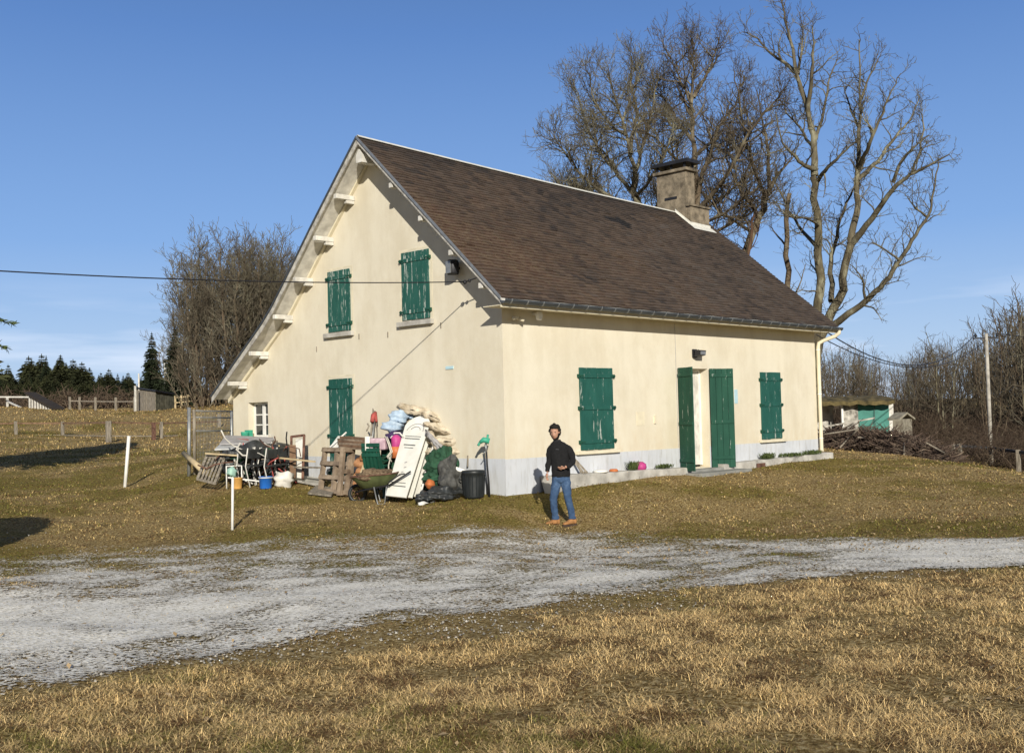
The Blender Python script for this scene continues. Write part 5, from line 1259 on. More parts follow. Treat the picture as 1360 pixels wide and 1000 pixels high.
# ================================================================== SCRAP HEAP BY THE SMALL WINDOW
def frame_at(px, D, yaw_off=0.0):
    """local frame standing on the ground: origin, right, away, up"""
    o = gp(px, D); r = HR.copy(); r.rotate(Matrix.Rotation(yaw_off, 3, 'Z')); f = Vector((0,0,1)).cross(r); return o, r, f, Vector((0,0,1))
def slab(name, pts4, th, mat, label, cat, bevel=.0, group=None):
    b = MB(); n_ = (pts4[1]-pts4[0]).cross(pts4[3]-pts4[0]).normalized()*th
    vs = list(pts4)+[p+n_ for p in pts4]; b.add(vs, [(3,2,1,0),(4,5,6,7),(0,1,5,4),(1,2,6,5),(2,3,7,6),(3,0,4,7)])
    return tag(b.build(name, mat, None, bevel=bevel), label, cat, group)
# lying boards and sheets on top of the heap, stepping back towards the wall
slab('sheet', [Pz(285,598,24.3),Pz(348,596,24.2),Pz(362,586,25.4),Pz(296,588,25.6)], .03, M['tarp_white'], 'pale flat sheet lying on top of the scrap heap', 'sheet')
slab('board', [Pz(292,591,24.8),Pz(360,590,24.6),Pz(366,583,25.6),Pz(300,580,25.8)], .04, M['grey_canvas'], 'grey board tilted over the pale sheet on the heap', 'board')
slab('board', [Pz(297,583,25.6),Pz(330,586,25.2),Pz(333,583,25.9),Pz(300,580,26.0)], .04, M['red'], 'reddish board end at the back of the heap below the window', 'board')
for k, (a, c, w_, mt, lb) in enumerate([
    ((330,592,24.6),(368,586,25.2),.06,'grey_wood','upper weathered plank end pointing right from the heap'),
    ((326,597,24.3),(371,592,24.8),.05,'pale_wood','pale plank end below the weathered one on the heap'),
    ((352,606,24.0),(418,613,23.0),.05,'pale_wood','long pale rail from the heap to the pallets'),
    ((384,620,23.9),(424,621,23.2),.05,'grey_wood','lower grey rail between the heap and the pallets'),
    ((273,602,24.0),(316,605,23.6),.05,'pale_wood','pale rail across the front of the leaning slatted panel'),
    ((303,634,23.4),(345,639,23.2),.04,'white','thin white strip on the grass under the chairs')]):
    b = MB(); b.bar(Pz(*a), Pz(*c), w_, w_*.7); tag(b.build('plank', M[mt], bevel=.004), lb, 'plank')
# leaning slatted panel
a0, a1, a2, a3 = Pz(262,636,23.5), Pz(286,642,23.1), Pz(299,608,23.9), Pz(275,604,24.2)
pn = empty('slatted_pallet', a0, 'weathered slatted wooden pallet leaning at the left end of the heap', 'pallet'); u_ = (a1-a0); v_ = (a3-a0)
for t_ in (0,.95): b = MB(); b.bar(a0+u_*t_+u_*.025, a3+(a2-a3)*t_+u_*.025, .06, .05); b.build('stile', M['grey_wood'], pn)
for t_ in (.0,.96): b = MB(); b.bar(a0+v_*t_, a1+(a2-a1)*t_, .05, .045); b.build('rail', M['grey_wood'], pn)
for t_ in (.2,.38,.56,.74): b = MB(); b.bar(a0+u_*(t_+.03), a3+(a2-a3)*(t_+.03), .045, .02); b.build('slat', M['grey_wood'], pn)
# folding chairs standing packed together: dark seats, black and white legs
def folding_chair(px, D, turn, label, red=False):
    o, r, f, up = frame_at(px, D, turn); root = empty('folded_chair', o, label, 'chair', None)
    mt = M['red'] if red else M['dirty_white']
    for s_ in (-.2,.2):
        b = MB(); b.tube([o+r*s_, o+r*s_+f*.12+up*.45, o+r*s_+f*.05+up*.85], .014, 6); b.build('leg', mt, root)
        b = MB(); b.tube([o+r*s_*.9+f*.25, o+r*s_*.9+f*.05+up*.42], .012, 6); b.build('leg', M['dark_metal'], root)
    b = MB(); b.fbox(o+up*.44, r, f, up, (-.2,.0,0), (.2,.12,.04)); b.build('seat', M['dark_sheet'], root, bevel=.01)
    b = MB(); b.fbox(o+up*.62, r, f, up, (-.2,.03,0), (.2,.055,.2)); b.build('backrest', M['dark_sheet'], root, bevel=.01)
for px, D, tr, lb, rd in [(327,23.6,.9,'first of the upturned chairs from the left in the scrap heap',0),(338,23.5,1.1,'chair with pale legs left of the blue tub',0),(349,23.8,.8,'chair standing behind the blue tub',0),(362,23.4,1.2,'chair with pale legs right of the blue tub',0),(372,23.7,1.0,'chair with red legs beside the white sack',1),(334,24.4,.4,'red legged chair at the back of the heap',1),(352,24.5,.9,'chair at the back of the heap under the boards',0)]:
    folding_chair(px, D, tr, lb, rd)
# tangle of dark fittings: individual scrap pieces
R_ = random.Random(14)
def bent(px, py, D, L_, r, seed): 
    Rr = random.Random(seed); p = Pz(px,py,D); d = Vector((Rr.gauss(0,1),Rr.gauss(0,1),Rr.gauss(0,.6))).normalized(); q = [p]
    for _ in range(4): d = (d+Vector((Rr.gauss(0,.6),Rr.gauss(0,.6),Rr.gauss(0,.6)))).normalized(); q.append(q[-1]+d*L_/4)
    return q
mats_ = ['dark_sheet','dark_metal','green_cloth','dirty_white','rust','dark_sheet','red','black_plastic','grey_wood','dirty_white','dark_metal','grey_wood','rust']
kinds_ = {'dark_sheet':'crumpled black fabric','dark_metal':'dark bent tube','green_cloth':'dark green cloth','dirty_white':'off white bent tube','red':'faded red bent tube','rust':'rusty bent tube','black_plastic':'black bent pipe','grey_wood':'grey stick'}
for i in range(96):
    px = R_.uniform(302,378); py = R_.uniform(597,632); D = R_.uniform(23.5,24.6); mt = mats_[i % len(mats_)]
    b = MB()
    if mt in ('dark_sheet','green_cloth'):
        b.blob(Pz(px,py,D+.2), (R_.uniform(.12,.24),R_.uniform(.12,.24),R_.uniform(.07,.13)), amp=.4, seed=i, freq=4); tag(b.build('scrap_fabric', M[mt]), kinds_[mt]+' in the middle of the scrap heap', 'fabric', 'crumpled '+mt.split('_')[0]+' fabric in the heap')
    else:
        b.tube(bent(px,py,D,R_.uniform(.4,.9),.02,i), R_.uniform(.010,.020), 6); tag(b.build('scrap_tube', M[mt]), kinds_[mt]+' sticking out of the scrap heap', 'scrap', kinds_[mt]+'s in the heap')
b = MB(); b.blob(gp(345,24.6)+Vector((0,0,.38)), (.95,.45,.42), 22, 12, .25, 44, 5); b.v = [(x,y,z) for x,y,z in b.v]; tag(b.build('covered_mound', M['dark_sheet']), 'dark sheeted mound filling the core of the scrap heap', 'mound')
b = MB(); b.blob(gp(331,24.9)+Vector((0,0,.30)), (.5,.4,.38), 18, 10, .3, 47, 5); tag(b.build('covered_mound', M['green_cloth']), 'dark green cloth mound at the back left of the heap', 'mound')
def tub(px, D, r, h, mat, label, rim=None, name='tub', lid=None):
    g = gp(px, D); o = empty(name, g, label, name); b = MB(); b.lathe([(r*.82,0),(r*.86,h*.05),(r,h*.96),(r*1.06,h*.97),(r*1.06,h),(r*.93,h),(r*.80,h*.1)], 22, g); b.build('shell', mat, o)
    if rim: b = MB(); b.lathe([(r*1.0,h*.86),(r*1.09,h*.87),(r*1.09,h*.95),(r*1.0,h*.96)], 22, g); b.build('rim', rim, o)
    return o, g
tub(350.5,23.2,.145,.26,M['blue_plastic'],'small blue tub with a pale rim in front of the chairs',M['tarp_white'])
tub(313,23.3,.11,.24,M['amber'],'orange yellow bucket behind the thin white stake',None,'bucket')
b = MB(); b.blob(gp(377,23.5)+Vector((0,0,.17)), (.22,.18,.17), amp=.3, seed=3, freq=4); tag(b.build('sack', M['dirty_white']), 'small off white sack at the right end of the scrap heap', 'sack')
b = MB(); o, r, f, up = frame_at(300,23.4,.2)
b.tube([o+r*-.02, o+r*-.02+up*.5, o+r*.3+up*.5],.016,6); b.tube([o+up*.42, o+r*.26+up*.06],.014,6); b.tube([o+r*.3+up*.5,o+r*.3],.014,6); tag(b.build('tube_frame', M['white']), 'white tube frame standing by the orange bucket', 'frame')
# reddish door frame with white sheet, brown board, mesh panel by the wall
b0_, b1_ = Pz(387,634,23.9), Pz(402,636,23.7); t0_, t1_ = Pz(387,580,24.6), Pz(404,578,24.4)
df = empty('steel_frame', b0_, 'rusty upright steel frame leaning on the wall right of the scrap heap', 'frame'); b = MB()
for a, c in ((b0_,t0_),(t0_,t1_),(t1_,b1_)): b.bar(a, c, .055)
b.build('frame_bar', M['rust'], df)
b = MB(); q = [b0_.lerp(b1_,.15),b1_.lerp(b0_,.1),t1_.lerp(t0_,.1)+Vector((0,0,-.06)),t0_.lerp(t1_,.2)+Vector((0,0,-.06))]; q = [p+Vector((.06,.02,0)) for p in q]; b.add(q+[p+Vector((.02,.02,0)) for p in q], [(0,1,2,3),(7,6,5,4)]); b.build('infill', M['board'], df)
slab('board', [Pz(385,635,23.6),Pz(393,635.5,23.6),Pz(393,592,24.2),Pz(384.5,592,24.2)], .03, M['brown_wood'], 'narrow dark board leaning on the rusty steel frame', 'board')
ms = empty('mesh_panel', gp(375,24.6), 'thin wire mesh panel between the heap and the steel frame', 'mesh'); b = MB()
a, c = Pz(363,600,24.4), Pz(386,601,24.4); a2_, c2_ = Pz(363,622,24.2), Pz(386,623,24.2)
for i in range(9): b.tube([a.lerp(c,i/8), a2_.lerp(c2_,i/8)], .005, 4)
for i in range(5): b.tube([a.lerp(a2_,i/4), c.lerp(c2_,i/4)], .005, 4)
b.build('wires', M['galv'], ms)
slab('paving_slab', [gp(385,24.2)+Vector((0,0,.02)),gp(424,23.4)+Vector((0,0,.02)),gp(430,24.4)+Vector((0,0,.02)),gp(393,25.0)+Vector((0,0,.02))], .05, M['concrete'], 'pale concrete slab in the grass before the gable door', 'slab', .01)

# ================================================================== PALLETS, PLANKS, WHEELBARROW
def pallet(p00, p10, p01, label, nb_=4, mat=None, depth=.12, cross=3):
    """p00 bottom left, p10 bottom right, p01 top left; boards run left-right"""
    p00, p10, p01 = map(Vector, (p00,p10,p01)); u = p10-p00; v = p01-p00; n_ = u.cross(v).normalized()
    if n_.dot(FWD) < 0: n_ = -n_
    root = empty('wooden_pallet', p00, label, 'pallet'); mat = mat or M['pallet_wood']
    for i in range(nb_):
        t = i/(nb_-1); bw = .10; b = MB(); a = p00+v*(t*(1-bw/v.length)+bw/2/v.length); b.bar(a, a+u, bw*.9, .02, up=n_); b.build('board', mat, root)
        b = MB(); b.bar(a+n_*depth, a+u+n_*depth, bw*.9, .02, up=n_); b.build('board', mat, root)
    for i in range(cross):
        t = i/(cross-1); b = MB(); a = p00+u*(t*.92+.04)+n_*depth/2; b.bar(a, a+v, .08, depth-.022, up=n_); b.build('bearer', mat, root)
    return root
pallet(Pz(421,654,22.7), Pz(458,657,21.9), Pz(428,594,23.2), 'grey brown wooden pallet standing upright at the left of the wheelbarrow', 4, None, .11, 3)
pallet(Pz(453,658,21.9), Pz(467,658,22.2), Pz(458,594,22.1), 'narrow pallet end standing edge on against the first pallet', 3, None, .11, 2)
for i in range(6):
    z = i; a = Pz(455+random.uniform(-2,2),594-2.6*i,22.7+.03*i); c = Pz(493+random.uniform(-2,2),596-2.4*i,21.9+.03*i); b = MB(); b.bar(a, c, .22, .055); 
    tag(b.build('plank', M['brown_wood'] if i % 2 else M['pallet_wood'], bevel=.006), ['lowest','second lowest','third','fourth','second highest','topmost'][i]+' rough plank of the stack on the pallets', 'plank')
slab('board', [Pz(436,599,23.1),Pz(456,600,22.7),Pz(458,581,23.2),Pz(450,580,23.4)], .03, M['board'], 'white board poking out behind the pallet top', 'board')
b = MB(); b.tube([Pz(438,594,23),Pz(460,574,23.2)], .02, 6); tag(b.build('white_stick', M['white']), 'white stick slanting above the pallet', 'stick')
for i, (x_, y_) in enumerate([(473,634),(477,626),(480,618),(474,616),(482,608),(473,642),(479,640)]):
    b = MB(); a = Pz(x_,y_,22.0); c = Pz(x_+3,y_-5,22.5); b.tube([a,c], .075, 8); tag(b.build('log', M['orange_wood']), 'orange split log stacked beside the pallets', 'log', 'orange logs between pallets and barrow')
b = MB(); b.bar(Pz(476,640,21.8),Pz(489,604,22.1),.07,.03); tag(b.build('plank', M['pale_wood']), 'short pale plank leaning across the orange logs', 'plank')
gs = lambda px, D, dz: gp(px, D)+Vector((0,0,dz))
slab('board', [gs(406,22.3,.03),gs(437,21.9,.03),gs(445,22.9,.04),gs(418,23.4,.03)], .04, M['grey_wood'], 'flat grey board on the grass under the pallet', 'board')
# wheelbarrow
wb = gp(492,21.2); wr = empty('wheelbarrow', wb, 'green wheelbarrow heaped with soil in front of the plastic chairs', 'wheelbarrow')
r_ = HR.copy(); f_ = HF.copy(); u3 = Vector((0,0,1)); o = wb
b = MB(); rings = []
for (hx, hy, z, ox) in [(.22,.17,.30,.0),(.40,.29,.47,.03),(.47,.33,.56,.04)]:
    ring = []
    for k in range(20):
        t = 2*math.pi*k/20; cx_ = math.copysign(abs(math.cos(t))**.6, math.cos(t)); sy_ = math.copysign(abs(math.sin(t))**.6, math.sin(t)); ring.append(o+r_*(hx*cx_+ox)+f_*(hy*sy_)+u3*(z+(.04*math.cos(t) if z > .5 else 0)))
    rings.append(ring)
vs = [p for ring in rings for p in ring]; fs = [(i*20+k,i*20+(k+1)%20,(i+1)*20+(k+1)%20,(i+1)*20+k) for i in range(2) for k in range(20)]+[tuple(range(19,-1,-1))]; b.add(vs, fs, True); b.build('tray', M['moss_green'], wr)
b = MB(); b.tube(rings[2]+rings[2][:1], .014, 6); b.build('tray_rim', M['rust'], wr)
b = MB(); b.blob(o+r_*.04+u3*.55, (.40,.28,.13), 22, 12, .22, 8, 5); b.build('soil_load', M['soil'], wr)
for s_ in (-1,1):
    b = MB(); b.tube([o+r_*-.38+f_*(.30+.05*s_)+u3*.20, o+r_*-.1+f_*.16*s_+u3*.28, o+r_*.35+f_*.24*s_+u3*.36, o+r_*.78+f_*.28*s_+u3*.62], .017, 7); b.build('handle', M['dark_metal'], wr)
    b = MB(); b.tube([o+r_*.05+f_*.2*s_+u3*.33, o+r_*.12+f_*.22*s_, o+r_*.26+f_*.22*s_, o+r_*.3+f_*.22*s_+u3*.36], .014, 6); b.build('leg', M['galv'], wr)
b = MB(); wc = o+r_*-.36+f_*.42+u3*.17
b.tube([wc+(r_*math.cos(t)+u3*math.sin(t))*.16 for t in [2*math.pi*k/20 for k in range(21)]], .036, 8, cap=False); wh = b.build('wheel', M['black_plastic'], wr)
b = MB(); b.tube([wc-f_*.06, wc+f_*.06], .02, 8)
for k in range(5): b.bar(wc, wc+(r_*math.cos(k*1.257)+u3*math.sin(k*1.257))*.14, .016)
b.build('rim', M['rust'], wh)

# ================================================================== GREEN CHAIRS, BUCKET, TOOLS
def garden_chair(px, D, zoff, label, turn):
    o, r, f, up = frame_at(px, D, turn); o = o+up*zoff; root = empty('garden_chair', o, label, 'chair', None); G_ = M['green_plastic']
    for sx_ in (-.24,.24):
        for sy_ in (-.2,.22):
            b = MB(); b.bar(o+r*sx_*1.06+f*sy_, o+r*sx_*.92+f*sy_*.9+up*.42, .05, .04); b.build('leg', G_, root)
        b = MB(); b.bar(o+r*sx_+f*-.22+up*.64, o+r*sx_+f*.22+up*.66, .055, .03); b.bar(o+r*sx_+f*-.2+up*.42, o+r*sx_+f*-.2+up*.64, .04,.04); b.build('armrest', G_, root, bevel=.008)
    b = MB(); b.fbox(o+up*.42, r, f, up, (-.25,-.22,0), (.25,.22,.03)); b.build('seat', G_, root, bevel=.01)
    for k in range(5):
        b = MB(); x_ = -.2+.1*k; b.bar(o+r*x_+f*.22+up*.44, o+r*(x_*.9)+f*.32+up*.86, .06, .015); b.build('back_slat', G_, root)
    b = MB(); b.bar(o+r*-.23+f*.32+up*.87, o+r*.23+f*.32+up*.87, .03, .08); b.build('back_rail', G_, root, bevel=.008)
garden_chair(503,22.1,.0,'lowest dark green plastic chair of the stack behind the wheelbarrow',2.6)
garden_chair(503,22.1,.10,'second dark green plastic chair nested in the stack',2.6)
garden_chair(503,22.1,.20,'topmost dark green plastic chair of the stack under the pink box',2.6)
o, r, f, up = frame_at(502,21.9,-.25)
b = MB(); b.fbox(o+up*.98, r, f, up, (-.17,-.12,0), (.17,.14,.24)); bk = tag(b.build('pink_box', M['pink'], bevel=.03), 'pink and white plastic box on top of the green chairs', 'box')
b = MB(); b.fbox(o+up*.96, r, f, up, (-.28,-.1,0), (-.172,.12,.30)); tag(b.build('white_canister', M['board'], bevel=.02), 'white canister left of the pink box on the chairs', 'canister')
b = MB(); pts = [Pz(512,580,21.7),Pz(516,590,21.6),Pz(519,600,21.5),Pz(514,606,21.5),Pz(518,613,21.5),Pz(520,603,21.5),Pz(516,618,21.5),Pz(517,640,21.5)]; b.tube(pts, .014, 6); b.tube([p+RIGHT*.03 for p in pts[:5]], .012, 6); tag(b.build('rope_coil', M['rope']), 'pale rope hanging over the side of the green chairs', 'rope')
b = MB(); b.tube([Pz(492,585,22.8),Pz(497,531,23.6)], .02, 7); t_ = b.build('garden_tool', M['grey_wood']); tag(t_, 'long grey wooden handle leaning on the wall above the chairs', 'tool')
rt = empty('red_tool', Pz(495,560,23.0), 'red headed tool leaning on the wall behind the pink box', 'tool'); b = MB(); b.tube([Pz(494,590,22.8),Pz(498,546,23.3)], .018, 6); b.build('shaft', M['galv'], rt)
b = MB(); b.tube([Pz(494,560,23.0),Pz(496,552,23.1),Pz(499,548,23.2)], [.045,.06,.035], 8); b.tube([Pz(500,560,23.0),Pz(499,550,23.1)], .03, 7); b.build('head', M['red'], rt)
b = MB(); b.tube([Pz(501,590,22.7),Pz(500,560,23.1)], .014, 6); b.tube([Pz(487,572,22.9),Pz(490,566,23.0),Pz(488,562,23.0)], .018, 6); tag(b.build('thin_rod', M['grey_wood']), 'thin rod beside the red tool', 'rod')

# ================================================================== WHITE BOARDS, CUSHIONS, BAGS
def leaning_board(bl, br, tr, tl, th, label, curved=True, marks=True):
    bl, br, tr, tl = map(Vector, (bl,br,tr,tl)); root = empty('plastic_lounger', bl, label, 'lounger')
    u0_, u1_ = br-bl, tr-tl; v_ = tl-bl; n_ = u0_.cross(v_).normalized()
    if n_.dot(FWD) > 0: n_ = -n_
    W0 = u0_.length; Hh = v_.length; W1 = u1_.length
    ux = u0_.normalized(); vx = (v_-ux*v_.dot(ux)).normalized(); sk = v_.dot(ux)
    out = [(0,0),(W0,0)]
    m_ = 12
    for k in range(m_+1):
        t = math.pi*k/m_; hw = W1/2; out.append((sk+hw+hw*math.cos(t), Hh*.86+ (Hh*.14)*math.sin(t)))
    b = MB(); b.prism(out, bl, ux, vx, n_, 0, th); b.build('sheet', M['board'], root, bevel=.008)
    P_ = lambda a, c, o_=0: bl+ux*a+vx*c+n_*(th+.004+o_)
    if marks:
        def bar_(name, c, a0, a1, w_):
            x0 = sk*c/(Hh*.86)*.9; b = MB(); b.bar(P_(x0+a0*W0, c), P_(x0+a1*W0, c), w_, .008, up=n_); b.build(name, M['board_edge'], root)
        bar_('groove', .12*Hh, .05, .85, .018); bar_('groove', .16*Hh, .08, .80, .012); bar_('groove', .70*Hh, .10, .85, .020); bar_('groove', .73*Hh, .08, .88, .012); bar_('groove', .62*Hh, .15, .72, .022); bar_('groove', .585*Hh, .22, .66, .014)
        b = MB(); cxm = sk*.94+W1/2
        for rr_, a0 in ((.22,0),(.13,.3)):
            pts = [P_(cxm+rr_*W1*1.55*math.cos(t), Hh*.80+rr_*W1*1.35*math.sin(t)) for t in [a0+(math.pi-2*a0)*k/14 for k in range(15)]]; b.tube(pts, .010, 5)
        b.build('arch_relief', M['grey_canvas'], root)
        for c, a in ((.40,.42),(.34,.46),(.28,.40),(.24,.34)): 
            b = MB(); x0 = sk*c*.95; b.bar(P_(x0+a*W0,c*Hh),P_(x0+(a+.10)*W0,(c+.012)*Hh),.018,.008,up=n_); b.build('slot', M['grey_canvas'], root)
    return root
leaning_board(Pz(513,659,20.9), Pz(540,662,20.6), Pz(578,562,21.9), Pz(545,556,22.2), .035, 'front large white plastic lounger with rounded head leaning against the heap of cushions')
leaning_board(Pz(524,660,21.2), Pz(548,662,20.9), Pz(584,566,22.1), Pz(553,560,22.35), .035, 'second white plastic lounger just behind the front one', marks=False)
leaning_board(Pz(538,659,21.4), Pz(557,661,21.1), Pz(588,574,22.2), Pz(563,566,22.4), .035, 'third white plastic lounger at the back of the set', marks=False)
for (a, c, lb) in [((559,654,20.9),(578,582,21.6),'white tube leaning right of the white panels'),((562,640,21.0),(572,600,21.4),'short white tube between the panels and the bags')]:
    b = MB(); b.tube([Pz(*a),Pz(*c)], .022, 7); tag(b.build('white_tube', M['white']), lb, 'tube')
b = MB(); b.tube([Pz(516,641,20.7),Pz(531,630,20.8),Pz(537,629,20.9)], .014, 6); tag(b.build('barrow_grip', M['dark_metal']), 'black bent bar lying against the front white panel', 'bar')
# cushion pile: thick folded canvas pads stacked against the wall
def rumple(o, st, size):
    tx = bpy.data.textures.new('folds', 'CLOUDS'); tx.noise_scale = size; tx.noise_depth = 3
    d = o.modifiers.new('folds', 'DISPLACE'); d.texture = tx; d.strength = st; d.mid_level = .5; d.texture_coords = 'GLOBAL'; return o
def cushion(c, L_, W_, H_, yaw_, tilt, mat, label, seed, group=None, roll=0):
    R_ = random.Random(seed); nx, ny = 20, 10; vs = []; ph = [R_.uniform(0,6.28) for _ in range(6)]
    Mx = Matrix.Translation(c)@Matrix.Rotation(yaw_,4,'Z')@Matrix.Rotation(tilt,4,'Y')@Matrix.Rotation(roll,4,'X')
    for side in (1,-1):
        for i in range(nx+1):
            for j in range(ny+1):
                x = (i/nx-.5)*2; y = (j/ny-.5)*2; e = (1-abs(x)**6)*(1-abs(y)**5)
                wv = .28*math.sin(9*x+ph[0])*math.sin(3*y+ph[1])+.22*math.sin(16*x+ph[2]+2*y)+.12*math.sin(23*x*y+ph[3])
                z = H_/2*side*(e**.5)*(1+.25*wv)+H_*.35*math.sin(2.2*x+ph[4])*.5
                xo = x*(L_/2)*(1+.03*math.sin(7*y+ph[5])); yo = y*(W_/2)*(1+.04*math.sin(8*x+ph[0])); vs.append(Mx@Vector((xo, yo, z)))
    k = (nx+1)*(ny+1); fs = []
    for i in range(nx):
        for j in range(ny):
            a = i*(ny+1)+j; fs += [(a,a+ny+1,a+ny+2,a+1), (k+a,k+a+1,k+a+ny+2,k+a+ny+1)]
    b = MB(); b.add(vs, fs, True); return tag(rumple(b.build('canvas_pad', mat, sub=2), .10, .16), label, 'cushion', group)
yw = math.atan2(HR.y, HR.x)
pads = [((558,545,22.3),.95,.50,.17,.12,.16,'canvas','topmost cream folded canvas on the cushion heap'),
 ((582,557,22.1),.75,.5,.16,.05,.34,'canvas','second cream canvas from the top sloping down to the right'),
 ((594,573,21.9),1.0,.5,.15,.1,.30,'canvas','third cream canvas of the heap with frayed end'),
 ((600,588,21.8),.95,.5,.16,.0,.12,'canvas','cream canvas just under the frayed one'),
 ((598,601,21.7),1.0,.5,.15,.1,.06,'canvas','fifth cream canvas of the heap'),
 ((602,612,21.8),.85,.5,.14,-.1,-.05,'dirty_white','lowest off white canvas above the green cloth'),
 ((584,592,21.4),.85,.16,.10,.1,.86,'grey_canvas','grey folded strip slanting between panels and canvases'),
 ((578,590,21.5),.6,.3,.12,.1,1.1,'canvas','cream pad standing steeply behind the white panels'),
 ((548,560,22.5),.7,.4,.18,.2,.05,'canvas','cream pad partly hidden behind the tops of the white panels')]
for i, (p, L_, W_, H_, dy_, tl_, mt, lb) in enumerate(pads):
    cushion(Pz(*p), L_, W_, H_, yw+dy_, tl_, M[mt], lb, 100+i)
for i, (p, rx_, ry_, rz_, mt, lb) in enumerate([
 ((532,553,22.2),.24,.17,.13,'lightblue','upper pale blue rolled foam left of the white panel tops'),
 ((522,566,22.1),.25,.18,.14,'lightblue','lower pale blue rolled foam above the purple cloth'),
 ((545,552,22.4),.20,.15,.09,'lightblue','pale blue foam end tucked under the top canvas'),
 ((525,579,22.0),.22,.16,.09,'purple','dark purple cloth under the blue foam')]):
    b = MB(); b.blob(Pz(*p), (rx_,ry_,rz_), 20, 12, .22, i+60, 4); tag(b.build('foam_roll' if 'foam' in lb else 'cloth', M[mt]), lb, 'foam roll' if 'foam' in lb else 'cloth')
b = MB(); b.tube([Pz(519,582,21.8),Pz(524,575,21.9),Pz(531,575,21.9),Pz(536,581,21.8)], .018, 6); tag(b.build('purple_band', M['dirty_white']), 'pale band over the purple cloth', 'band')
b = MB(); c_ = Pz(526,587,21.8); b.lathe([(.075,-.15),(.095,-.12),(.10,.09),(.06,.13),(.03,.15)], 16, c_); tag(b.build('pink_jug', M['magenta']), 'magenta jug left of the white panels', 'jug')
b = MB(); b.lathe([(.10,-.12),(.12,.1),(.05,.12)], 14, Pz(526,600,21.8)); tag(b.build('orange_cup', M['orange']), 'orange container below the magenta jug', 'container')
b = MB(); b.blob(Pz(522,610,22.2), (.22,.2,.5), 18, 12, .25, 5, 4); tag(b.build('dark_bag', M['green_cloth']), 'dark green bag between the chairs and the white panels', 'bag')
# bulk behind the panels: crates the pads rest on
def crate(px, D, w_, d_, h_, label, mat, zo=0):
    o, r, f, up = frame_at(px, D, .2); root = empty('storage_crate', o+up*zo, label, 'crate')
    for i in range(4):
        z0 = zo+h_*i/4+.01; z1 = zo+h_*(i+1)/4-.01
        for q in [((-w_/2,-d_/2,z0),(w_/2,-d_/2+.02,z1)),((-w_/2,d_/2-.02,z0),(w_/2,d_/2,z1)),((-w_/2,-d_/2+.02,z0),(-w_/2+.02,d_/2-.02,z1)),((w_/2-.02,-d_/2+.02,z0),(w_/2,d_/2-.02,z1))]:
            b = MB(); b.fbox(o, r, f, up, *q); b.build('side', mat, root)
    b = MB(); b.fbox(o, r, f, up, (-w_/2+.021,-d_/2+.021,zo),(w_/2-.021,d_/2-.021,zo+.02)); b.build('base', mat, root)
crate(568,22.4,.9,.5,.62,'dark crate under the cushion heap behind the white panels',M['green_plastic'])
crate(560,22.6,.8,.45,.45,'upper dark crate holding up the top cushions',M['green_plastic'],.63)
crate(600,22.1,.6,.45,.50,'dark crate under the right end of the cushion heap',M['green_plastic'])
for i, (p, rr_, mt, lb, nm) in enumerate([
 ((587,617,21.2),(.36,.26,.30),'green_cloth','large dark green cloth bag under the canvases','cloth_bag'),
 ((580,636,21.0),(.28,.2,.16),'green_cloth','lower fold of green cloth by the orange ball','cloth_bag'),
 ((598,640,20.8),(.25,.24,.44),'grey_sack','tall dark grey sack left of the black bin','sack'),
 ((592,655,20.6),(.42,.22,.15),'dark_sheet','black plastic sheet spread on the grass before the bin','plastic_sheet'),
 ((573,659,20.5),(.30,.20,.12),'dark_sheet','black plastic bundle at the foot of the white tube','plastic_sheet')]):
    b = MB(); c_ = Pz(*p); g_ = G(c_.x,c_.y); b.blob(c_, rr_, 24, 16, .24, 80+i, 5); b.v = [(x,y,max(z,g_-.03)) for x,y,z in b.v]; tag(rumple(b.build(nm, M[mt], sub=2), .15, .15), lb, nm.replace('_',' '))
b = MB(); b.blob(Pz(571,643,20.6), (.10,.09,.085), amp=.15, seed=4); b.tube([Pz(574,646,20.5),Pz(579,651,20.45)], .016, 6); tag(b.build('orange_ball', M['orange']), 'orange ball with a strap among the green cloth', 'ball')
b = MB(); b.blob(Pz(562,668,20.2), (.12,.06,.03), amp=.3, seed=9); tag(b.build('white_rag', M['white']), 'white rag on the grass at the edge of the black plastic', 'rag')
# black bin
g = gp(626,20.6); bn = empty('dustbin', g, 'round black plastic dustbin at the house corner', 'bin'); b = MB()
R0, Hb = .215, .52
prof = [(R0*.86,0),(R0*.88,.03)]+[(R0*(.89+.11*k/6), .05+(Hb-.12)*k/6) for k in range(7)]+[(R0*1.07,Hb-.06),(R0*1.07,Hb-.01),(R0*1.02,Hb),(R0*.95,Hb),(R0*.8,.06)]
b.lathe(prof, 26, g); b.build('body', M['black_plastic'], bn)
for k in range(18):
    t = 2*math.pi*k/18; 
    if math.sin(t-yw) > .3: continue
    b = MB(); c_ = Vector((math.cos(t),math.sin(t),0)); b.bar(g+c_*R0*.90+u3*.05, g+c_*R0*1.005+u3*(Hb-.08), .012, .012); b.build('rib', M['black_plastic'], bn)
b = MB(); b.tube([g-HR*.23+u3*.40, g-HR*.27+u3*.42, g-HR*.27+u3*.36, g-HR*.23+u3*.34], .012, 6); b.build('handle', M['black_plastic'], bn)
b = MB(); p_ = g+HF*.18-HR*.05+u3*.56
b.add([Pz(604,619,20.9),Pz(646,634,20.8),Pz(610,636,20.8),Pz(602,628,20.9)],[(0,1,2,3)]); b.add([Pz(604,619,20.93),Pz(646,634,20.83),Pz(610,636,20.83),Pz(602,628,20.93)],[(3,2,1,0)])
tag(b.build('white_scrap_sheet', M['white']), 'white triangular sheet behind the rim of the black bin', 'sheet')
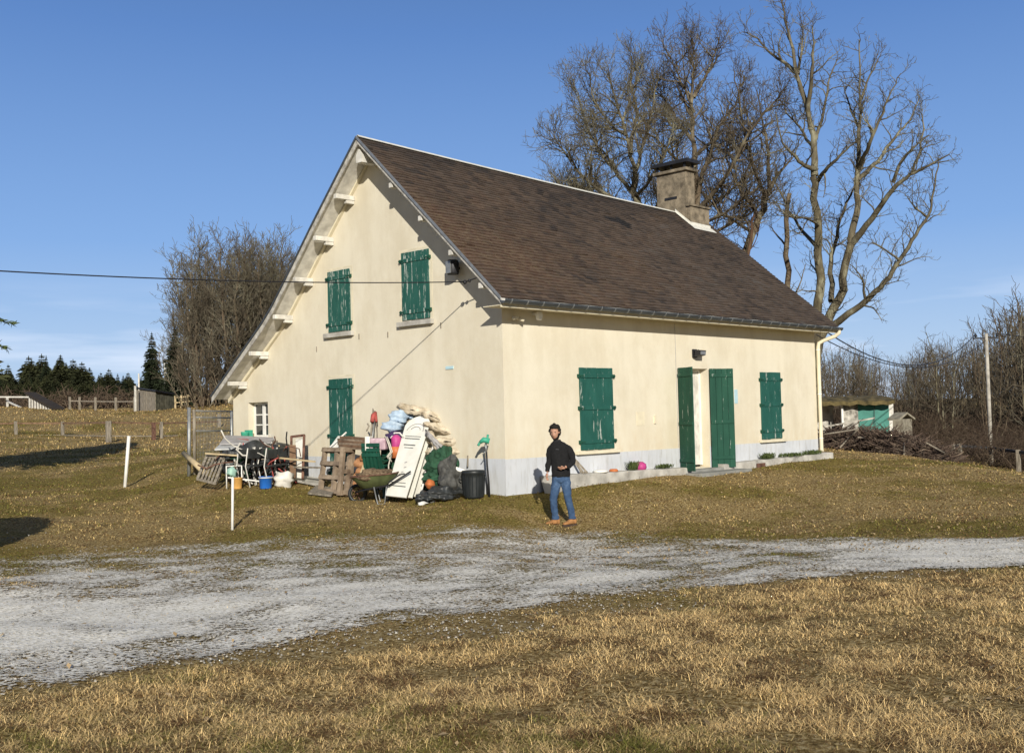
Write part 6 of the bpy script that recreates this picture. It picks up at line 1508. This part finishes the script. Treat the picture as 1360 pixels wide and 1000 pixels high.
b = MB(); b.tube([Pz(621,620,21.2),Pz(621.5,605,21.3)], .018, 6); tag(b.build('short_stake', M['grey_wood']), 'short grey stake behind the black bin', 'stake')
# standpipe with green tap
sp_ = empty('standpipe', gp(649,20.6), 'dark thin standpipe with a green tap by the house corner', 'standpipe')
b = MB(); b.tube([Pz(650,661,20.5),Pz(649,640,20.5),Pz(647,618,20.5),Pz(646,600,20.5)], [.022,.020,.018,.018], 8); b.build('pipe', M['dark_metal'], sp_)
b = MB(); b.tube([Pz(637,588,20.5),Pz(642,584,20.5),Pz(650,586,20.5)], [.03,.055,.06], 10); b.tube([Pz(647,586,20.5),Pz(648,577,20.5)], .022, 7); b.tube([Pz(637,588,20.5),Pz(635,592,20.5)], .025, 7); b.build('tap', M['teal'], sp_)
b = MB(); b.tube([Pz(645,590,20.5),Pz(646,601,20.5)], [.025,.018], 8); b.tube([Pz(646,598,20.5),Pz(641,604,20.5)], .010, 6); b.build('joint', M['galv'], sp_)

# ================================================================== THE MAN
FD = 18.9; foot = gp(742, FD); ZG = foot.z
per = empty('person', foot, 'bearded man in black sweater, blue jeans and tan boots walking before the house', 'person')
U = 1.0
def q(x, y, z):          # x right in the picture, y away from the camera, z up (metres)
    return foot+HR*x*U+HF*y*U+Vector((0,0,z*U))
def skin(name, chains, mat, parent, sub=2, root=0):
    """chains: list of [ (point, radius) or (point,(rx,ry)) ... ]; equal points are shared"""
    vs, rs, es, idx = [], [], [], {}
    for ch in chains:
        pv = None
        for p, r in ch:
            k = tuple(round(c, 4) for c in p)
            if k not in idx: idx[k] = len(vs); vs.append(tuple(p)); rs.append(r if hasattr(r, '__len__') else (r, r))
            i = idx[k]
            if pv is not None and pv != i: es.append((pv, i))
            pv = i
    me = bpy.data.meshes.new(name); me.from_pydata(vs, es, []); o = bpy.data.objects.new(name, me); COL.objects.link(o)
    sm_ = o.modifiers.new('skin', 'SKIN'); sm_.use_smooth_shade = True
    for i, s_ in enumerate(me.skin_vertices[0].data): s_.radius = rs[i]; s_.use_root = (i == root)
    ss = o.modifiers.new('sub', 'SUBSURF'); ss.levels = sub; ss.render_levels = sub
    me.materials.append(mat); o.parent = parent; o.matrix_parent_inverse = parent.matrix_basis.inverted(); return o
SK = basic('skin', (.40,.22,.15), .6, .1, 8, bump=.05); HAIR = basic('black_hair', (.012,.010,.009), .75, .4, 40, bump=.5); SW = basic('black_wool', (.010,.010,.011), .95, .3, 30, bump=.3)
t = NT('blue_denim'); v = t.coord(); t.col(t.ramp(t.noise(v, 6, 5, .7), [(.3, (.018,.042,.10)), (.55, (.036,.078,.16)), (.75, (.085,.14,.235))])); t.b.inputs['Roughness'].default_value = .9; t.bump(t.noise(v, 30, 4), .5, .01); JN = t.m
BT = basic('tan_boot_leather', (.33,.155,.055), .75, .25, 12, c2=(.46,.23,.09)); SOLE = basic('boot_sole', (.06,.04,.03), .9, .2, 8)
sL, sR = q(-.15,.02,1.435), q(.135,-.02,1.42)      # shoulders (picture left / right)
eL, wL = q(-.20,.03,1.155), q(-.245,-.05,.925)
eR, wR = q(.205,-.04,1.125), q(.06,-.20,1.015)
pel, wst, chs, nck = q(-.01,0,.90), q(-.012,0,1.06), q(-.015,.0,1.29), q(-.055,-.005,1.465)
hL, hR = q(-.085,.01,.86), q(.075,-.01,.86)
kL, aL = q(-.145,-.02,.48), q(-.115,.02,.13)
kR, aR = q(.105,-.04,.48), q(.175,.0,.12)
hd = q(-.088,-.035,1.615)
# body: one continuous surface (under the clothes)
body = skin('body', [[(pel,(.10,.07)),(wst,(.09,.07)),(chs,(.10,.07)),(nck,.050),(q(-.075,-.02,1.53),.05)],
   [(chs,(.10,.07)),(q(-.14,.02,1.34),.045),(eL,.035),(wL,.027)], [(chs,(.10,.07)),(q(.115,-.02,1.33),.045),(eR,.035),(wR,.027)],
   [(pel,(.10,.07)),(hL,.07),(kL,.045),(aL,.035)], [(pel,(.10,.07)),(hR,.07),(kR,.045),(aR,.035)]], SK, per, 2)
# head: shaped mesh with face
def head_mesh(c, fw_, up_, rt_, s=1.0):
    b = MB(); nu, nv = 28, 22; vs = []
    for j in range(nv+1):
        ph = math.pi*j/nv
        for i in range(nu):
            th_ = 2*math.pi*i/nu; x = math.sin(ph)*math.sin(th_); y = math.sin(ph)*math.cos(th_); z = math.cos(ph)
            w_ = .076; d_ = .096; h_ = .118
            X_ = x*w_; Y_ = y*d_; Z_ = z*h_
            if z < 0: X_ *= 1-.30*(-z)**1.2; Y_ *= (1-.18*(-z)) if y > 0 else (1-.40*(-z))
            if y > 0:
                fc = max(0, y)
                if abs(x) < .28 and -.42 < z < .06: Y_ += .026*(1-abs(x)/.28)*(1-abs((z+.28)/.40))*fc*1.1       # nose
                Y_ -= .012*math.exp(-((z-.10)/.12)**2)*math.exp(-((abs(x)-.38)/.16)**2)                    # eye sockets
                Y_ += .008*math.exp(-((z-.26)/.09)**2)*(abs(x) < .7)                                        # brow
                Y_ += .010*math.exp(-((z+.86)/.16)**2)*math.exp(-(x/.35)**2)                                # chin
                Y_ += .006*math.exp(-((z+.55)/.07)**2)*math.exp(-(x/.25)**2)                                # lips
            vs.append(c+(rt_*X_+fw_*Y_+up_*Z_)*s)
    fs = [(j*nu+i, (j+1)*nu+i, (j+1)*nu+(i+1)%nu, j*nu+(i+1)%nu) for j in range(nv) for i in range(nu)]
    b.add(vs, fs, True); return b
hf = (-HF*.93-HR*.30+Vector((0,0,-.10))).normalized(); hu = (Vector((0,0,1))+HR*-.06).normalized(); hr = hf.cross(hu).normalized(); hu = hr.cross(hf).normalized()
hb_ = head_mesh(hd, hf, hu, hr, 1.12)
for s_ in (-1,1):
    ec = hd+hr*s_*.074+hu*-.005-hf*.012; hb_.blob(ec, (.016,.016,.030), 8, 6, .1, 3)
hb_.build('head', SK, per, sub=1)
for s_ in (-1,1):
    b = MB(); b.blob(hd+hr*s_*.032+hf*.090+hu*.012, (.011,.011,.007), 10, 6, 0, 1); b.build('eye', basic('eye_white', (.22,.19,.17), .3, .1, 5, bump=0), per)
    b = MB(); b.blob(hd+hr*s_*.033+hf*.103+hu*.033, (.019,.008,.005), 8, 5, .1, 2); b.build('eyebrow', HAIR, per)
b = MB(); b.blob(hd+hf*.100+hu*-.075, (.020,.008,.006), 8, 5, .05, 2); b.build('mouth', basic('lips', (.28,.10,.08), .6, .1, 5, bump=0), per)
def cap_mesh(c, test, off, amp, seed):
    R_ = random.Random(seed); b = MB(); nu, nv = 30, 22; vs = []; ok = []
    for j in range(nv+1):
        ph = math.pi*j/nv
        for i in range(nu):
            th_ = 2*math.pi*i/nu; x = math.sin(ph)*math.sin(th_); y = math.sin(ph)*math.cos(th_); z = math.cos(ph); o_ = off+amp*(R_.random()-.3)
            X_, Y_, Z_ = x*(.083+o_), y*(.104+o_), z*(.128+o_)
            if z < 0: X_ *= 1-.30*(-z)**1.2; Y_ *= (1-.18*(-z)) if y > 0 else (1-.40*(-z))
            vs.append(c+hr*X_+hf*Y_+hu*Z_); ok.append(test(x, y, z))
    fs = []
    for j in range(nv):
        for i in range(nu):
            f = (j*nu+i, (j+1)*nu+i, (j+1)*nu+(i+1)%nu, j*nu+(i+1)%nu)
            if sum(ok[k] for k in f) >= 3: fs.append(f)
    b.add(vs, fs, True); return b
cap_mesh(hd+hu*.006, lambda x, y, z: z > .64 or (y < .22 and z > -.45 and not (abs(x) > .85 and z < .0 and y > -.1)), .016, .014, 5).build('hair', HAIR, per, sub=1)
b = MB(); b.blob(hd+hu*.104+hf*.004, (.082,.092,.052), 22, 14, .14, 12, 9); 
RH = random.Random(77)
for k in range(110):
    a_ = RH.uniform(0,6.283); e_ = RH.uniform(.25,1.0); z_ = e_; r_1 = math.sqrt(max(0,1-z_*z_)); c_ = hd+hr*(math.cos(a_)*r_1*.094)+hf*(math.sin(a_)*r_1*.108-.004)+hu*(z_*.150)
    if math.sin(a_)*r_1 > .45 and z_ < .70: continue
    b.blob(c_+(c_-hd).normalized()*RH.uniform(-.004,.014), (RH.uniform(.010,.024),)*3, 7, 5, .2, k)
b.build('hair_top', HAIR, per)
cap_mesh(hd-hu*.002, lambda x, y, z: y > -.05 and z < -.50 and not (abs(x) < .22 and -.64 < z < -.52) or (y > -.15 and abs(x) > .62 and z < .10 and y < .72), .008, .008, 9).build('beard', HAIR, per, sub=1)
# clothes
def loft(b, rings, n=20, ph=0.0, wr=0.0, seed=0):
    R_ = random.Random(seed); vs = []
    for (c, rx, ry) in rings:
        for k in range(n):
            a = 2*math.pi*k/n; w_ = 1+wr*R_.uniform(-1,1); vs.append(c+HR*(rx*math.cos(a)*w_)+HF*(ry*math.sin(a)*w_))
    m_ = len(rings); fs = [(i*n+k,i*n+(k+1)%n,(i+1)*n+(k+1)%n,(i+1)*n+k) for i in range(m_-1) for k in range(n)]+[tuple(range(n-1,-1,-1)), tuple((m_-1)*n+k for k in range(n))]
    b.add(vs, fs, True)
def limb3(b, pts, rad, n=14, wr=.0, seed=1):
    """smooth tube through joints with a little cloth wrinkling"""
    R_ = random.Random(seed); P_ = [Vector(p) for p in pts]; o_, r_o = [], []; m_ = len(P_)
    for i in range(m_-1):
        p0 = P_[max(i-1,0)]; p1 = P_[i]; p2 = P_[i+1]; p3 = P_[min(i+2,m_-1)]
        for k in range(4):
            t = k/4; o_.append(.5*((2*p1)+(p2-p0)*t+(2*p0-5*p1+4*p2-p3)*t*t+(3*p1-p0-3*p2+p3)*t**3)); r_o.append((rad[i]+(rad[i+1]-rad[i])*t)*(1+wr*R_.uniform(-1,1)))
    o_.append(P_[-1]); r_o.append(rad[-1]); b.tube(o_, r_o, n)
b = MB()
loft(b, [(q(-.005,0,.845),.150,.112),(q(-.005,0,.852),.163,.122),(q(-.005,0,.90),.168,.126),(q(-.008,0,1.0),.160,.120),(q(-.012,0,1.12),.162,.120),(q(-.016,0,1.25),.176,.122),(q(-.022,0,1.34),.182,.116),(q(-.028,0,1.395),.168,.106),(q(-.034,0,1.43),.142,.094),(q(-.044,-.003,1.458),.100,.078),(q(-.052,-.005,1.475),.070,.066),(q(-.058,-.008,1.485),.058,.056)], 22, 0, .012, 3)
limb3(b, [q(-.10,.01,1.36),q(-.158,.02,1.345),q(-.192,.03,1.25),eL,q(-.228,-.01,1.04),q(-.243,-.045,.945)], [.060,.070,.066,.055,.050,.040], 14, .05, 2)
limb3(b, [q(.06,-.0,1.36),q(.128,-.02,1.335),q(.178,-.03,1.25),eR,q(.15,-.13,1.062),q(.088,-.185,1.022)], [.060,.074,.068,.058,.052,.041], 14, .05, 4)
rumple(b.build('sweater', SW, per, sub=2), .022, .07)
b = MB(); loft(b, [(q(-.050,-.003,1.458),.080,.077),(q(-.056,-.006,1.475),.070,.068),(q(-.060,-.010,1.500),.066,.064),(q(-.060,-.010,1.502),.055,.053)], 18); b.build('collar', basic('dark_collar', (.016,.017,.019), .9, .3, 20), per, sub=1)
b = MB(); b.bar(q(-.09,-.135,1.335), q(-.035,-.142,1.33), .006, .022, up=HF); b.build('chest_badge', basic('grey_badge', (.12,.12,.13), .8, .2, 8), per)
b = MB()
loft(b, [(q(-.005,0,.93),.150,.108),(q(-.005,0,.88),.158,.115),(q(-.005,0,.80),.160,.115),(q(-.006,0,.73),.135,.100)], 20, 0, .01, 5)
limb3(b, [q(-.075,0,.84),q(-.088,0,.74),q(-.118,-.015,.60),kL,q(-.140,.0,.32),q(-.120,.018,.17),q(-.116,.02,.105)], [.085,.092,.080,.066,.062,.060,.070], 16, .035, 6)
limb3(b, [q(.065,-.01,.84),q(.072,-.015,.74),q(.092,-.035,.60),kR,q(.140,-.02,.32),q(.170,-.0,.17),q(.175,.0,.105)], [.085,.093,.081,.067,.062,.061,.071], 16, .035, 7)
rumple(b.build('jeans', JN, per, sub=2), .020, .06)
def boot(a, toe_dir, lift=0):
    td = toe_dir.normalized(); c = MB(); o_ = Vector((a.x,a.y,ZG+lift))
    sd = Vector((-td.y,td.x,0)); rings = []
    for (t_, w_, h0, h1) in [(-.085,.034,.02,.10),(-.06,.044,.02,.155),(-.01,.047,.02,.165),(.04,.045,.02,.120),(.09,.047,.02,.088),(.14,.050,.02,.075),(.18,.043,.02,.062),(.205,.025,.022,.045)]:
        ring = []
        for k in range(14):
            an = 2*math.pi*k/14; cy = math.copysign(abs(math.cos(an))**.75, math.cos(an)); cz = math.copysign(abs(math.sin(an))**.75, math.sin(an)); ring.append(o_+td*t_+sd*(w_*cy)+Vector((0,0,(h0+h1)/2+(h1-h0)/2*cz)))
        rings.append(ring)
    vs = [p for r in rings for p in r]; n = len(rings); fs = [(i*14+k,i*14+(k+1)%14,(i+1)*14+(k+1)%14,(i+1)*14+k) for i in range(n-1) for k in range(14)]+[tuple(range(13,-1,-1)), tuple((n-1)*14+k for k in range(14))]
    c.add(vs, fs, True); bt = c.build('boot', BT, per, sub=1)
    c = MB(); c.tube([o_+td*-.01+Vector((0,0,.13)), o_+td*-.015+Vector((0,0,.185))], [.056,.060], 12); c.build('cuff', BT, bt)
    c = MB(); out = [o_+td*t_+sd*w_ for t_, w_ in [(-.09,.03),(-.06,.048),(.0,.048),(.08,.048),(.15,.052),(.195,.036),(.215,0)]]; out += [o_+td*t_-sd*w_ for t_, w_ in [(.195,.036),(.15,.052),(.08,.048),(.0,.048),(-.06,.048),(-.09,.03)]]
    c.add([p+Vector((0,0,-.012)) for p in out]+[p+Vector((0,0,.024)) for p in out], [tuple(range(12,-1,-1)), tuple(range(13,26))]+[(k,(k+1)%13,13+(k+1)%13,13+k) for k in range(13)]); c.build('sole', SOLE, bt)
boot(aL+HR*-.01, -HR*.95-HF*.35); boot(aR+HR*-.005, -HR*.80-HF*.62)
# hands: palm and five separate fingers
def hand(w, pd, nrm, thumb_side, curl, name='hand'):
    """w wrist, pd palm direction, nrm palm normal, thumb_side unit vector across the palm"""
    pd = pd.normalized(); ac = thumb_side.normalized(); nr = nrm.normalized()
    ch = []
    pc = w+pd*.035; ch.append([(w,.023),(pc,(.030,.018)),(w+pd*.075,(.033,.015))]); o = skin(name, ch, SK, per, 2)
    for k, (off, L_) in enumerate([(.028,.068),(.010,.078),(-.009,.072),(-.027,.056)]):
        b0 = w+pd*.066+ac*off; d = pd.copy(); pts = [b0-pd*.012]; seg = [L_*.42,L_*.33,L_*.25]; cur = b0; pts.append(cur)
        for j in range(3):
            an = curl[k]*(j+.6)*.5; d = (pd*math.cos(an)+nr*math.sin(an)+ac*off*1.5).normalized(); cur = cur+d*seg[j]; pts.append(cur)
        b = MB(); b.tube(pts, [.0085,.0088,.0082,.0075,.006], 7); b.build('finger', SK, o)
    tb = w+pd*.03+ac*.022; b = MB(); b.tube([w+pd*.015+ac*.012, tb, tb+ac*.022+pd*.022+nr*.008, tb+ac*.030+pd*.050+nr*.016], [.012,.0115,.010,.007], 7); b.build('thumb', SK, o)
hand(q(-.247,-.052,.925), (q(-.262,-.07,.83)-q(-.247,-.052,.925)), HR, -HF-HR*.3, (.6,.7,.8,.9))
hand(q(.065,-.198,1.012), -HR*1.0-HF*.25+Vector((0,0,-.12)), -HF*.2+Vector((0,0,1)), Vector((0,0,.6))-HF*.8, (.5,.55,.6,.7))
print('objects', len(bpy.data.objects))
